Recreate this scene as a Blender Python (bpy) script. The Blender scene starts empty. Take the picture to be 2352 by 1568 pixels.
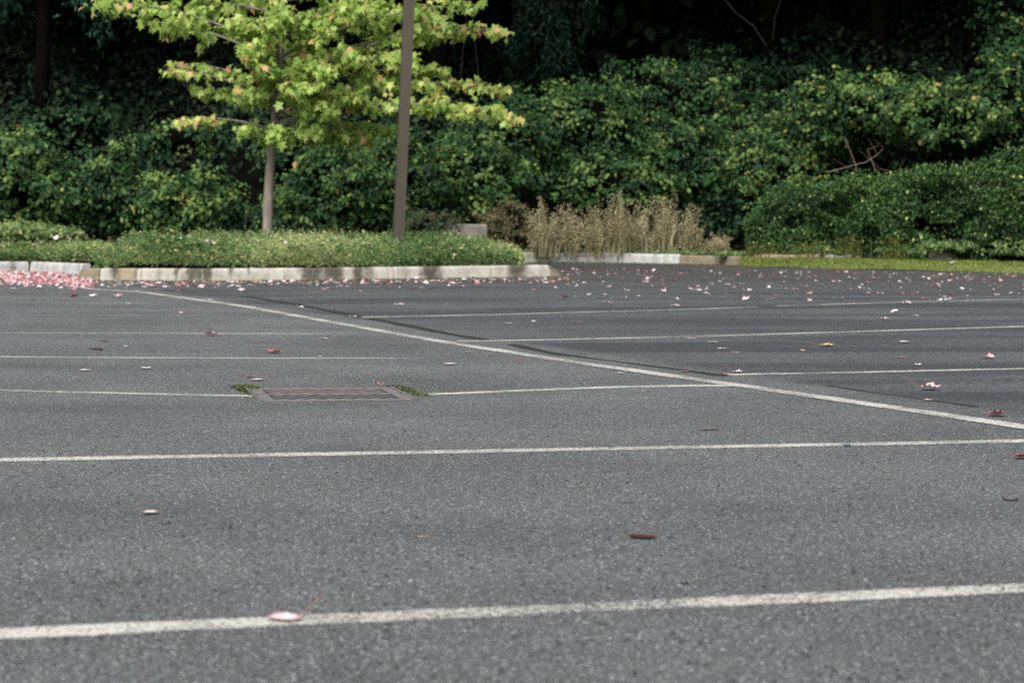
import bpy, math, random
import numpy as np
from mathutils import Vector, Matrix, Euler

random.seed(7)
rng = np.random.default_rng(11)
SC = bpy.context.scene
COL = SC.collection
R = math.radians

# ------------------------------------------------------------------ camera
PW, PH = 2352.0, 1568.0          # pixel grid the photograph was measured in
LENS, SENS = 75.0, 36.0
FPX = PW * LENS / SENS
CAMZ = 0.69
PITCH = math.atan((784 - 520) / FPX)
ROLL = R(0.5)
cam = bpy.data.cameras.new('camera')
cam.lens, cam.sensor_width = LENS, SENS
cam.clip_start, cam.clip_end = 0.05, 500
cam.dof.use_dof = True
cam.dof.focus_distance = 8.3
cam.dof.aperture_fstop = 6.3
cam_o = bpy.data.objects.new('camera', cam)
COL.objects.link(cam_o)
MC = Matrix.Translation((0, 0, CAMZ)) @ (Matrix.Rotation(R(90) - PITCH, 4, 'X') @ Matrix.Rotation(ROLL, 4, 'Z'))
cam_o.matrix_world = MC
SC.camera = cam_o
M3 = MC.to_3x3()


def ray(px, py):
    return (M3 @ Vector(((px - PW / 2) / FPX, (PH / 2 - py) / FPX, -1.0)))


def at(px, py, Y):
    d = ray(px, py)
    t = Y / d.y
    return Vector((d.x * t, Y, CAMZ + d.z * t))


# ------------------------------------------------------------------ the lie of the ground
DRAIN = (-0.77, 8.98)


def Hgt(x, y):
    """height of the asphalt: a shallow bowl at the drain, a gentle crossfall beyond the seam"""
    x = np.asarray(x, float)
    y = np.asarray(y, float)
    d = (x + 0.4 * y - 5.03) / 1.077
    sp = 0.35 * np.logaddexp(0, d / 0.35)
    sp = 6 - 0.35 * np.logaddexp(0, (6 - sp) / 0.35)
    h = 0.014 * sp
    h = h - 0.03 * np.exp(-(((x - DRAIN[0]) / 1.3) ** 2 + ((y - DRAIN[1]) / 1.0) ** 2))
    return h


def gp(px, py, lift=0.0):
    """the point of the asphalt seen at a photograph pixel"""
    d = ray(px, py)
    z = 0.0
    for _ in range(30):
        t = (z + lift - CAMZ) / d.z
        x, y = d.x * t, d.y * t
        z = 0.5 * z + 0.5 * float(Hgt(x, y))
    return Vector((x, y, z + lift))


# ------------------------------------------------------------------ helpers
def tag(o, label=None, cat=None, group=None, kind=None):
    if label: o['label'] = label
    if cat: o['category'] = cat
    if group: o['group'] = group
    if kind: o['kind'] = kind
    return o


def empty(name, loc, rz=0.0):
    o = bpy.data.objects.new(name, None)
    COL.objects.link(o)
    o.location = loc
    o.rotation_euler = (0, 0, rz)
    o.empty_display_size = 0.1
    return o


def link(name, me, m=None, parent=None, smooth=False):
    o = bpy.data.objects.new(name, me)
    COL.objects.link(o)
    if m is not None:
        me.materials.append(m)
    if parent is not None:
        o.parent = parent
        o.matrix_parent_inverse = parent.matrix_basis.inverted() if False else Matrix()
    if smooth:
        me.polygons.foreach_set('use_smooth', [True] * len(me.polygons))
    return o


def mesh_np(name, V, F, k, attrs=None):
    """V (n,3); F (m,k) faces all with k corners; attrs name -> (n,) floats"""
    me = bpy.data.meshes.new(name)
    V = np.ascontiguousarray(V, np.float32)
    F = np.ascontiguousarray(F, np.int32)
    me.vertices.add(len(V))
    me.vertices.foreach_set('co', V.ravel())
    me.loops.add(F.size)
    me.loops.foreach_set('vertex_index', F.ravel())
    me.polygons.add(len(F))
    me.polygons.foreach_set('loop_start', np.arange(0, F.size, k, dtype=np.int32))
    me.polygons.foreach_set('loop_total', np.full(len(F), k, np.int32))
    me.update(calc_edges=True)
    for a, v in (attrs or {}).items():
        at_ = me.attributes.new(a, 'FLOAT', 'POINT')
        at_.data.foreach_set('value', np.ascontiguousarray(v, np.float32))
    me.validate()
    return me


class MB:
    def __init__(s):
        s.v, s.f = [], []

    def add(s, vs, fs):
        b = len(s.v)
        s.v += [tuple(v) for v in vs]
        s.f += [tuple(i + b for i in f) for f in fs]

    def box(s, c, sz, rz=0.0, M=None):
        M = M or (Matrix.Translation(c) @ Matrix.Rotation(rz, 4, 'Z'))
        x, y, z = sz[0] / 2, sz[1] / 2, sz[2] / 2
        vs = [M @ Vector(p) for p in ((-x, -y, -z), (x, -y, -z), (x, y, -z), (-x, y, -z), (-x, -y, z), (x, -y, z), (x, y, z), (-x, y, z))]
        s.add(vs, [(3, 2, 1, 0), (4, 5, 6, 7), (0, 1, 5, 4), (1, 2, 6, 5), (2, 3, 7, 6), (3, 0, 4, 7)])

    def tube(s, pts, rad, n=8, cap=True):
        pts = [Vector(p) for p in pts]
        rings = []
        for i, p in enumerate(pts):
            d = (pts[min(i + 1, len(pts) - 1)] - pts[max(i - 1, 0)]).normalized()
            a = d.cross(Vector((0.31, 0.95, 0.1)))
            if a.length < 1e-3: a = d.cross(Vector((1, 0, 0)))
            a.normalize()
            b = d.cross(a)
            r = rad[i] if hasattr(rad, '__len__') else rad
            rings.append([p + (a * math.cos(2 * math.pi * k / n) + b * math.sin(2 * math.pi * k / n)) * r for k in range(n)])
        vs = [v for r in rings for v in r]
        fs = []
        for i in range(len(pts) - 1):
            for k in range(n):
                fs.append((i * n + k, i * n + (k + 1) % n, (i + 1) * n + (k + 1) % n, (i + 1) * n + k))
        if cap:
            fs.append(tuple(range(n))[::-1])
            fs.append(tuple((len(pts) - 1) * n + k for k in range(n)))
        s.add(vs, fs)

    def build(s, name, m, parent=None, smooth=False, bevel=0.0):
        me = bpy.data.meshes.new(name)
        me.from_pydata(s.v, [], s.f)
        me.validate()
        o = link(name, me, m, parent, smooth)
        if bevel:
            b = o.modifiers.new('bevel', 'BEVEL')
            b.width, b.segments, b.limit_method = bevel, 2, 'ANGLE'
        return o


# ------------------------------------------------------------------ materials
def mat(name):
    m = bpy.data.materials.new(name)
    m.use_nodes = True
    nt = m.node_tree
    nt.nodes.clear()
    out = nt.nodes.new('ShaderNodeOutputMaterial')
    bs = nt.nodes.new('ShaderNodeBsdfPrincipled')
    nt.links.new(bs.outputs[0], out.inputs[0])
    return m, nt, bs, out


def N(nt, t, **kw):
    n = nt.nodes.new('ShaderNode' + t)
    for k, v in kw.items():
        if k in n.inputs: n.inputs[k].default_value = v
        else: setattr(n, k, v)
    return n


def L(nt, a, b): nt.links.new(a, b)


def ramp(nt, fac, stops, interp='LINEAR'):
    n = nt.nodes.new('ShaderNodeValToRGB')
    n.color_ramp.interpolation = interp
    e = n.color_ramp.elements
    while len(e) > 1: e.remove(e[-1])
    e[0].position, e[0].color = stops[0][0], (*stops[0][1], 1)
    for p, c in stops[1:]:
        x = e.new(p)
        x.color = (*c, 1)
    L(nt, fac, n.inputs[0])
    return n.outputs[0]


def g(v): return (v, v, v)


def math_(nt, op, a, b=None, clamp=False):
    n = nt.nodes.new('ShaderNodeMath')
    n.operation, n.use_clamp = op, clamp
    for i, x in enumerate((a, b)):
        if x is None: continue
        if isinstance(x, (int, float)): n.inputs[i].default_value = x
        else: L(nt, x, n.inputs[i])
    return n.outputs[0]


def mixc(nt, fac, a, b, mode='MIX'):
    n = nt.nodes.new('ShaderNodeMix')
    n.data_type, n.blend_type = 'RGBA', mode
    for i, x in ((0, fac), (6, a), (7, b)):
        if isinstance(x, (int, float)): n.inputs[i].default_value = x
        elif isinstance(x, tuple): n.inputs[i].default_value = (*x, 1)
        else: L(nt, x, n.inputs[i])
    return n.outputs[2]


def noise(nt, vec, scale, detail=4, rough=0.55):
    n = N(nt, 'TexNoise', Scale=scale, Detail=detail, Roughness=rough)
    if vec is not None: L(nt, vec, n.inputs['Vector'])
    return n.outputs['Fac']


def leaf_mat(name, stops, rough=0.45, spec=0.35, trans=0.25, tcol=(1.25, 1.3, 0.55)):
    m, nt, bs, out = mat(name)
    a = N(nt, 'Attribute', attribute_name='tint')
    c = ramp(nt, a.outputs['Fac'], stops)
    L(nt, c, bs.inputs['Base Color'])
    bs.inputs['Roughness'].default_value = rough
    bs.inputs['Specular IOR Level'].default_value = spec
    if trans:
        tr = nt.nodes.new('ShaderNodeBsdfTranslucent')
        L(nt, mixc(nt, 1.0, c, tcol, 'MULTIPLY'), tr.inputs[0])
        mx = nt.nodes.new('ShaderNodeMixShader')
        mx.inputs[0].default_value = trans
        L(nt, bs.outputs[0], mx.inputs[1])
        L(nt, tr.outputs[0], mx.inputs[2])
        L(nt, mx.outputs[0], out.inputs[0])
    return m


def asphalt_mat():
    m, nt, bs, out = mat('asphalt')
    geo = N(nt, 'NewGeometry')
    P = geo.outputs['Position']
    sep = N(nt, 'SeparateXYZ')
    L(nt, P, sep.inputs[0])
    X, Y = sep.outputs[0], sep.outputs[1]
    # newer, darker paving beyond the seam (the seam runs along x + 0.4 y = 5.03)
    d = math_(nt, 'SUBTRACT', math_(nt, 'ADD', X, math_(nt, 'MULTIPLY', Y, 0.4)), 5.03)
    side = math_(nt, 'MULTIPLY', d, 6.0, True)
    base = mixc(nt, side, (0.102, 0.108, 0.1075), (0.075, 0.082, 0.0845))
    big = noise(nt, P, 0.9, 5, 0.6)
    base = mixc(nt, 1.0, base, ramp(nt, big, [(0.3, g(0.8)), (0.7, g(1.18))]), 'MULTIPLY')
    # dark drips and tyre marks: stretched across the bays, on the newer paving
    mp = N(nt, 'Mapping')
    mp.inputs['Rotation'].default_value = (0, 0, R(-14))
    mp.inputs['Scale'].default_value = (0.25, 1.1, 1)
    L(nt, P, mp.inputs[0])
    st = noise(nt, mp.outputs[0], 1.0, 3, 0.5)
    stm = math_(nt, 'MULTIPLY', ramp(nt, st, [(0.44, g(0)), (0.6, g(0.8))]), math_(nt, 'ADD', math_(nt, 'MULTIPLY', side, 0.8), 0.15))
    base = mixc(nt, stm, base, (0.032, 0.037, 0.042))
    dn = math_(nt, 'ADD', math_(nt, 'SUBTRACT', Y, math_(nt, 'MULTIPLY', X, -0.25)), math_(nt, 'MULTIPLY', math_(nt, 'SUBTRACT', big, 0.5), 9.0))
    base = mixc(nt, ramp(nt, math_(nt, 'MULTIPLY', math_(nt, 'SUBTRACT', dn, 19.0), 0.1, True), [(0.0, g(0)), (1.0, g(0.7))]), base, (0.05, 0.046, 0.041))
    oil = noise(nt, P, 0.55, 5, 0.62)
    base = mixc(nt, ramp(nt, oil, [(0.56, g(0)), (0.68, g(0.4))]), base, (0.045, 0.046, 0.047))
    # aggregate
    vo = N(nt, 'TexVoronoi', Scale=235.0)
    L(nt, P, vo.inputs['Vector'])
    sv = N(nt, 'SeparateColor')
    L(nt, vo.outputs['Color'], sv.inputs[0])
    agg = ramp(nt, sv.outputs[0], [(0.0, g(0.3)), (0.18, g(0.7)), (0.6, g(1.0)), (0.86, g(1.3)), (0.96, g(2.2)), (1.0, g(5.5))])
    base = mixc(nt, 1.0, base, agg, 'MULTIPLY')
    hue = ramp(nt, sv.outputs[1], [(0.0, (1.1, 0.97, 0.9)), (0.5, (1, 1, 1)), (1.0, (0.9, 1.0, 1.08))])
    base = mixc(nt, 1.0, base, hue, 'MULTIPLY')
    mid = noise(nt, P, 64, 4, 0.75)
    base = mixc(nt, 1.0, base, ramp(nt, mid, [(0.3, g(0.8)), (0.5, g(1.0)), (0.72, g(1.2))]), 'MULTIPLY')
    # pits
    v2 = N(nt, 'TexVoronoi', Scale=15.0)
    L(nt, P, v2.inputs['Vector'])
    s2 = N(nt, 'SeparateColor')
    L(nt, v2.outputs['Color'], s2.inputs[0])
    rad = math_(nt, 'MULTIPLY', math_(nt, 'POWER', s2.outputs[1], 2.0), 0.14)
    pit = math_(nt, 'MULTIPLY', math_(nt, 'LESS_THAN', v2.outputs['Distance'], rad), math_(nt, 'GREATER_THAN', s2.outputs[0], 0.68))
    base = mixc(nt, pit, base, (0.016, 0.017, 0.016))
    # faint moss specks
    ms = noise(nt, P, 2.4, 6, 0.75)
    mg = math_(nt, 'MULTIPLY', ramp(nt, ms, [(0.6, g(0)), (0.68, g(0.6))]), ramp(nt, sv.outputs[2], [(0.55, g(0)), (0.6, g(1))]))
    base = mixc(nt, mg, base, (0.06, 0.085, 0.03))
    L(nt, base, bs.inputs['Base Color'])
    bs.inputs['Roughness'].default_value = 0.78
    bs.inputs['Specular IOR Level'].default_value = 0.32
    bp = N(nt, 'Bump', Strength=0.9, Distance=0.006)
    hh = math_(nt, 'ADD', math_(nt, 'MULTIPLY', vo.outputs['Distance'], -0.8), math_(nt, 'ADD', math_(nt, 'MULTIPLY', mid, 0.8), math_(nt, 'MULTIPLY', pit, -1.6)))
    L(nt, hh, bp.inputs['Height'])
    L(nt, bp.outputs[0], bs.inputs['Normal'])
    return m


def paint_mat(name, wear, col=(0.5, 0.49, 0.44), amount=1.0):
    """worn road paint: what has flaked away is open, so the asphalt below shows"""
    m, nt, bs, out = mat(name)
    P = N(nt, 'NewGeometry').outputs['Position']
    e = N(nt, 'Attribute', attribute_name='edge').outputs['Fac']
    n1 = noise(nt, P, 120, 3, 0.8)
    n2 = noise(nt, P, 2.0, 4, 0.6)
    n3 = noise(nt, P, 30, 4, 0.7)
    s = math_(nt, 'ADD', math_(nt, 'MULTIPLY', n1, 0.75), math_(nt, 'ADD', math_(nt, 'MULTIPLY', n2, 0.5), math_(nt, 'MULTIPLY', n3, 0.3)))
    s = math_(nt, 'ADD', s, math_(nt, 'MULTIPLY', math_(nt, 'POWER', e, 5.0), 0.36))
    keep = ramp(nt, s, [(0.92 - wear - 0.09, g(amount)), (0.92 - wear + 0.09, g(0))])
    c = mixc(nt, 1.0, col, ramp(nt, n1, [(0.3, g(1.08)), (0.7, g(0.72))]), 'MULTIPLY')
    c = mixc(nt, ramp(nt, n3, [(0.52, g(0)), (0.72, g(0.45))]), c, (0.42, 0.38, 0.28))
    L(nt, c, bs.inputs['Base Color'])
    bs.inputs['Roughness'].default_value = 0.7
    bp = N(nt, 'Bump', Strength=0.6, Distance=0.004)
    L(nt, n1, bp.inputs['Height'])
    L(nt, bp.outputs[0], bs.inputs['Normal'])
    tr = nt.nodes.new('ShaderNodeBsdfTransparent')
    mx = nt.nodes.new('ShaderNodeMixShader')
    L(nt, keep, mx.inputs[0])
    L(nt, tr.outputs[0], mx.inputs[1])
    L(nt, bs.outputs[0], mx.inputs[2])
    L(nt, mx.outputs[0], out.inputs[0])
    return m


def concrete_mat(name, base, dark=(0.04, 0.035, 0.025), moss=(0.10, 0.11, 0.035)):
    m, nt, bs, out = mat(name)
    P = N(nt, 'NewGeometry').outputs['Position']
    st = N(nt, 'Attribute', attribute_name='stain').outputs['Fac']
    lo = N(nt, 'Attribute', attribute_name='low').outputs['Fac']
    n1 = noise(nt, P, 9, 5, 0.65)
    n2 = noise(nt, P, 60, 3, 0.7)
    c = mixc(nt, 1.0, base, ramp(nt, n1, [(0.3, g(0.66)), (0.65, g(1.1))]), 'MULTIPLY')
    c = mixc(nt, 1.0, c, ramp(nt, n2, [(0.3, g(0.82)), (0.7, g(1.1))]), 'MULTIPLY')
    mp = N(nt, 'Mapping')
    mp.inputs['Scale'].default_value = (9, 9, 1.2)
    L(nt, P, mp.inputs[0])
    n3 = noise(nt, mp.outputs[0], 1.0, 4, 0.7)
    c = mixc(nt, ramp(nt, n3, [(0.5, g(0)), (0.72, g(0.75))]), c, tuple(v * 3.0 for v in dark))
    c = mixc(nt, ramp(nt, n1, [(0.55, g(0)), (0.75, g(0.5))]), c, (base[0] * .75, base[1] * .66, base[2] * .46))
    c = mixc(nt, ramp(nt, math_(nt, 'ADD', st, math_(nt, 'MULTIPLY', math_(nt, 'SUBTRACT', n1, 0.5), 1.7)), [(0.3, g(0)), (0.55, g(0.55)), (0.8, g(0.95))]), c,
             ramp(nt, n1, [(0.35, dark), (0.7, tuple(v * 1.9 for v in dark))]))
    c = mixc(nt, ramp(nt, math_(nt, 'ADD', lo, math_(nt, 'MULTIPLY', math_(nt, 'SUBTRACT', n1, 0.5), 1.4)), [(0.55, g(0)), (0.95, g(0.9))]), c, moss)
    L(nt, c, bs.inputs['Base Color'])
    bs.inputs['Roughness'].default_value = 0.85
    bp = N(nt, 'Bump', Strength=0.5, Distance=0.006)
    L(nt, n2, bp.inputs['Height'])
    L(nt, bp.outputs[0], bs.inputs['Normal'])
    return m


def plain_mat(name, c1, c2, scale=12.0, rough=0.7, stretch=None, metal=0.0, bump=0.4, spec=0.3):
    m, nt, bs, out = mat(name)
    co = N(nt, 'TexCoord').outputs['Object']
    if stretch:
        mp = N(nt, 'Mapping')
        mp.inputs['Scale'].default_value = stretch
        L(nt, co, mp.inputs[0])
        co = mp.outputs[0]
    n1 = noise(nt, co, scale, 5, 0.65)
    L(nt, ramp(nt, n1, [(0.3, c1), (0.7, c2)]), bs.inputs['Base Color'])
    bs.inputs['Roughness'].default_value = rough
    bs.inputs['Metallic'].default_value = metal
    bs.inputs['Specular IOR Level'].default_value = spec
    if bump:
        bp = N(nt, 'Bump', Strength=bump, Distance=0.01)
        L(nt, n1, bp.inputs['Height'])
        L(nt, bp.outputs[0], bs.inputs['Normal'])
    return m


M = {}
M['asphalt'] = asphalt_mat()
M['paint'] = paint_mat('road paint', 0.115)
M['paint_worn'] = paint_mat('worn road paint', 0.12, amount=.72)
M['paint_faint'] = paint_mat('faint road paint', 0.15, (0.5, 0.5, 0.47), .42)
M['kerb'] = concrete_mat('kerb concrete', (0.45, 0.43, 0.375))
M['kerb_tan'] = concrete_mat('tan kerb concrete', (0.33, 0.28, 0.19))
M['kerb_clean'] = concrete_mat('grey kerb concrete', (0.47, 0.47, 0.46))
M['kerb_brown'] = concrete_mat('dirty kerb concrete', (0.25, 0.20, 0.14))
M['soil'] = plain_mat('shade-black soil', (0.0022, 0.0024, 0.0018), (0.0048, 0.0052, 0.0038), 3.0, 0.95, spec=.01)  # near black: shade of leaf gaps and hollows put into the colour
M['seam'] = plain_mat('mossy seam filler', (0.008, 0.011, 0.008), (0.022, 0.03, 0.018), 30.0, 0.9)
M['bark'] = plain_mat('young maple bark', (0.11, 0.095, 0.08), (0.3, 0.26, 0.22), 16.0, 0.85, (1, 1, 0.22), bump=0.8)
M['dark_bark'] = plain_mat('dark conifer bark', (0.004, 0.0037, 0.0033), (0.011, 0.0102, 0.009), 8.0, 0.95, (1, 1, 0.2), bump=0.8, spec=.03)
M['twig'] = plain_mat('dry twig', (0.16, 0.12, 0.085), (0.34, 0.27, 0.19), 20.0, 0.8)
M['stick'] = plain_mat('grey brown stick', (0.06, 0.05, 0.035), (0.2, 0.17, 0.12), 40.0, 0.8)
M['vine'] = plain_mat('bare vine', (0.03, 0.027, 0.022), (0.07, 0.062, 0.05), 12.0, 0.9)
M['darktwig'] = plain_mat('dark brown twig', (0.035, 0.02, 0.016), (0.08, 0.04, 0.034), 25.0, 0.6)
M['redtwig'] = plain_mat('reddish seed pod', (0.025, 0.007, 0.009), (0.05, 0.014, 0.016), 25.0, 0.5)
M['stem'] = plain_mat('leaf stalk red', (0.38, 0.06, 0.05), (0.5, 0.16, 0.1), 30.0, 0.5)
M['pole'] = plain_mat('brown painted steel', (0.062, 0.051, 0.036), (0.084, 0.07, 0.05), 5.0, 0.5, (1, 1, 0.2), bump=0.05, spec=0.4)
M['rust'] = plain_mat('weathered iron grate', (0.105, 0.094, 0.092), (0.19, 0.172, 0.168), 22.0, 0.6, bump=0.3)
M['iron_edge'] = plain_mat('grey steel angle', (0.07, 0.075, 0.078), (0.15, 0.155, 0.158), 18.0, 0.5, bump=0.2)
M['pit'] = plain_mat('black slot shade', (0.006, 0.006, 0.006), (0.012, 0.011, 0.01), 5.0, 0.9)
M['stone'] = plain_mat('blue grey pebble', (0.09, 0.1, 0.12), (0.17, 0.18, 0.21), 60.0, 0.5)
M['grit'] = plain_mat('dark grit', (0.012, 0.012, 0.012), (0.05, 0.05, 0.048), 3.0, 0.8)
M['weathered'] = plain_mat('weathered concrete block', (0.13, 0.12, 0.1), (0.28, 0.26, 0.22), 7.0, 0.9)
M['maple'] = leaf_mat('maple leaves', [(0.0, (0.15, 0.25, 0.04)), (0.3, (0.27, 0.4, 0.08)), (0.62, (0.44, 0.55, 0.16)), (0.78, (0.55, 0.5, 0.15)), (0.88, (0.55, 0.36, 0.15)), (1.0, (0.55, 0.24, 0.17))], 0.5, 0.3, 0.3, (1.1, 1.15, 0.6))
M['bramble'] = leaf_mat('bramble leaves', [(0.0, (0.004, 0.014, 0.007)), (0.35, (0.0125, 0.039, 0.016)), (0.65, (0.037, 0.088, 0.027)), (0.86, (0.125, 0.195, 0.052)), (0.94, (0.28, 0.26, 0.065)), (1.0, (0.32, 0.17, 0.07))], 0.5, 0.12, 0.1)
M['ivy'] = leaf_mat('ivy leaves', [(0.0, (0.005, 0.017, 0.005)), (0.5, (0.021, 0.058, 0.014)), (0.85, (0.066, 0.135, 0.032)), (1.0, (0.27, 0.36, 0.1))], 0.45, 0.2, 0.06)
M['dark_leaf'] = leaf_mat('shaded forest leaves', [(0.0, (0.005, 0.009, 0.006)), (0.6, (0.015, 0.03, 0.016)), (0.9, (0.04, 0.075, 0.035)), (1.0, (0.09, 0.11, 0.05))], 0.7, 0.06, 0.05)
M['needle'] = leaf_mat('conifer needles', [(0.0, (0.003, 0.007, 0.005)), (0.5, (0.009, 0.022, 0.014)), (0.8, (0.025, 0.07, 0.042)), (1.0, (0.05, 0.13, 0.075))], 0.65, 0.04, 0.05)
M['cover'] = leaf_mat('ground cover leaves', [(0.0, (0.03, 0.075, 0.022)), (0.5, (0.115, 0.185, 0.062)), (0.85, (0.27, 0.32, 0.13)), (1.0, (0.42, 0.32, 0.18))], 0.6, 0.12, 0.15)
M['lawn'] = leaf_mat('mossy lawn blades', [(0.0, (0.11, 0.16, 0.035)), (0.6, (0.18, 0.22, 0.055)), (1.0, (0.3, 0.29, 0.1))], 0.6, 0.2, 0.2)
M['lawn_soil'] = plain_mat('mossy turf', (0.10, 0.135, 0.035), (0.18, 0.205, 0.055), 6.0, 0.95)
M['straw'] = leaf_mat('dry grass', [(0.0, (0.05, 0.085, 0.03)), (0.3, (0.15, 0.15, 0.075)), (0.6, (0.4, 0.35, 0.21)), (1.0, (0.6, 0.53, 0.35))], 0.7, 0.2, 0.2, (1.1, 1.0, 0.7))
M['withered'] = leaf_mat('withered shrub leaves', [(0.0, (0.035, 0.06, 0.028)), (0.45, (0.075, 0.085, 0.04)), (0.75, (0.12, 0.095, 0.05)), (1.0, (0.16, 0.1, 0.055))], 0.7, 0.2, 0.15)
M['weed'] = leaf_mat('yellow green weeds', [(0.0, (0.03, 0.05, 0.014)), (0.6, (0.1, 0.12, 0.032)), (1.0, (0.24, 0.21, 0.07))], 0.6, 0.15, 0.2)
M['moss'] = leaf_mat('moss', [(0.0, (0.035, 0.055, 0.014)), (1.0, (0.1, 0.14, 0.032))], 0.9, 0.1, 0.0)
FALL = [(0.0, (0.72, 0.66, 0.66)), (0.22, (0.6, 0.47, 0.48)), (0.45, (0.42, 0.2, 0.21)), (0.62, (0.34, 0.08, 0.085)), (0.76, (0.2, 0.03, 0.03)), (0.86, (0.62, 0.36, 0.1)), (1.0, (0.7, 0.55, 0.25))]
M['fallen'] = leaf_mat('fallen maple leaf', FALL, 0.5, 0.4, 0.12, (1, 0.8, 0.8))

# ------------------------------------------------------------------ foliage builder
T_LEAF = (np.array([(0, 0, 0), (.30, .28, .07), (.27, .62, .07), (0, 1, -.05), (-.27, .62, .07), (-.30, .28, .07), (0, .5, 0)], float),
          np.array([(0, 1, 2, 6), (6, 2, 3, 3), (0, 6, 4, 5), (6, 3, 4, 4)]))
T_LEAF = (T_LEAF[0], np.array([(0, 1, 6), (1, 2, 6), (2, 3, 6), (6, 3, 4), (6, 4, 5), (0, 6, 5)]))
T_SMALL = (np.array([(0, 0, 0), (.33, .5, .1), (0, 1, 0), (-.33, .5, .1)], float), np.array([(0, 1, 2), (0, 2, 3)]))
T_NEED = (np.array([(0, 0, 0), (.07, .35, .0), (0, 1, 0), (-.07, .35, .0)], float), np.array([(0, 1, 2), (0, 2, 3)]))


def maple_template(curl=0.12):
    o = [(0.03, 0.0), (.26, -.06), (.22, .12), (.5, .2), (.40, .34), (.56, .5), (.30, .52), (.30, .64), (.15, .68), (0, 1.0),
         (-.15, .68), (-.30, .64), (-.30, .52), (-.56, .5), (-.40, .34), (-.5, .2), (-.22, .12), (-.26, -.06), (-.03, 0.0)]
    V = [(0, .3, 0)] + [(x, y, -curl * ((x / .55) ** 2 + ((y - .3) / .7) ** 2) + 0.1 * abs(x)) for x, y in o]
    n = len(o)
    F = [(0, 1 + i, 1 + (i + 1) % n) for i in range(n)]
    return np.array(V, float), np.array(F)


T_MAPLE = maple_template(0.16)
T_LOBE = (np.array([(0, .3, 0), (0, 0, 0), (.38, .0, -.04), (.24, .28, .05), (.5, .55, -.06), (.2, .58, .04), (0, 1, -.12), (-.2, .58, .04), (-.5, .55, -.06), (-.24, .28, .05), (-.38, .0, -.04)], float),
          np.array([(0, 1 + i, 1 + (i + 1) % 10) for i in range(10)]))


def unit(a):
    return a / np.maximum(np.linalg.norm(a, axis=1, keepdims=True), 1e-9)


def leaves_mesh(name, tmpl, pos, nrm, tip, size, tint, jitter=0.0):
    TV, TF = tmpl
    n, k = len(pos), len(TV)
    nrm = unit(nrm)
    tip = unit(tip - (tip * nrm).sum(1, keepdims=True) * nrm)
    side = np.cross(tip, nrm)
    size = np.asarray(size).reshape(-1, 1, 1)
    wob = 1 + jitter * rng.uniform(-1, 1, (n, k, 1))
    V = pos[:, None, :] + size * wob * (TV[None, :, 0:1] * side[:, None, :] + TV[None, :, 1:2] * tip[:, None, :] + TV[None, :, 2:3] * nrm[:, None, :])
    F = (np.arange(n)[:, None, None] * k + TF[None]).reshape(-1, TF.shape[1])
    return mesh_np(name, V.reshape(-1, 3), F, TF.shape[1], {'tint': np.repeat(np.clip(tint, 0, 1), k)})


def rand_dirs(n):
    return unit(rng.normal(size=(n, 3)))


# ================================================================== SETTING
# --- asphalt sheet
xs = np.concatenate([np.linspace(-90, -10, 9)[:-1], np.arange(-10, 10.01, 0.2), np.linspace(10, 90, 9)[1:]])
ys = np.concatenate([np.linspace(-60, 0, 7)[:-1], np.arange(0, 40.01, 0.2), np.linspace(40, 60, 3)[1:]])
XX, YY = np.meshgrid(xs, ys)
V = np.stack([XX, YY, Hgt(XX, YY)], -1).reshape(-1, 3)
nx, ny = len(xs), len(ys)
ii, jj = np.meshgrid(np.arange(nx - 1), np.arange(ny - 1))
a = (jj * nx + ii).ravel()
F = np.stack([a, a + 1, a + 1 + nx, a + nx], 1)
o = link('asphalt', mesh_np('asphalt', V, F, 4), M['asphalt'], smooth=True)
tag(o, 'grey worn asphalt of the parking lot', 'asphalt', kind='structure')


def strip(name, pts, width, m, lift=0.002, label=None, wob=0.0):
    """a painted strip laid along a world polyline, following the asphalt"""
    pts = [Vector((p[0], p[1])) for p in pts]
    dense = []
    for p, q in zip(pts[:-1], pts[1:]):
        n = max(2, int((q - p).length / 0.1))
        dense += [p.lerp(q, i / n) for i in range(n)]
    dense.append(pts[-1])
    # smooth the joints
    for _ in range(6):
        dense = [dense[0]] + [(dense[i - 1] + dense[i] * 2 + dense[i + 1]) / 4 for i in range(1, len(dense) - 1)] + [dense[-1]]
    V, E = [], []
    vs = (-1, -0.7, -0.3, 0.3, 0.7, 1)
    ph = random.random() * 10
    for i, p in enumerate(dense):
        d = (dense[min(i + 1, len(dense) - 1)] - dense[max(i - 1, 0)]).normalized()
        nrm = Vector((-d.y, d.x))
        w = width / 2 * (1 + wob * math.sin(i * 0.31 + ph) + wob * 0.6 * math.sin(i * 0.83 + ph * 2))
        for v in vs:
            q = p + nrm * v * w
            V.append((q.x, q.y, float(Hgt(q.x, q.y)) + lift))
            en = 0 if m is M['paint'] else max(0, 1 - i / 5, 1 - (len(dense) - 1 - i) / 5)
            E.append(min(1.25, abs(v) + .7 * en))
    k = len(vs)
    F = [(i * k + j, i * k + j + 1, (i + 1) * k + j + 1, (i + 1) * k + j) for i in range(len(dense) - 1) for j in range(k - 1)]
    F = [f[::-1] for f in F]
    o = link(name, mesh_np(name, np.array(V), np.array(F), 4, {'edge': np.array(E)}), m)
    tag(o, label, 'road marking' if label else None, kind='structure')
    return o


def pl(*px): return [gp(x, y) for x, y in px]


def ext(p, q, a, b):
    """stretch a segment by a and b metres at its ends"""
    d = (q - p).normalized()
    return [p - d * a, q + d * b]


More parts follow.
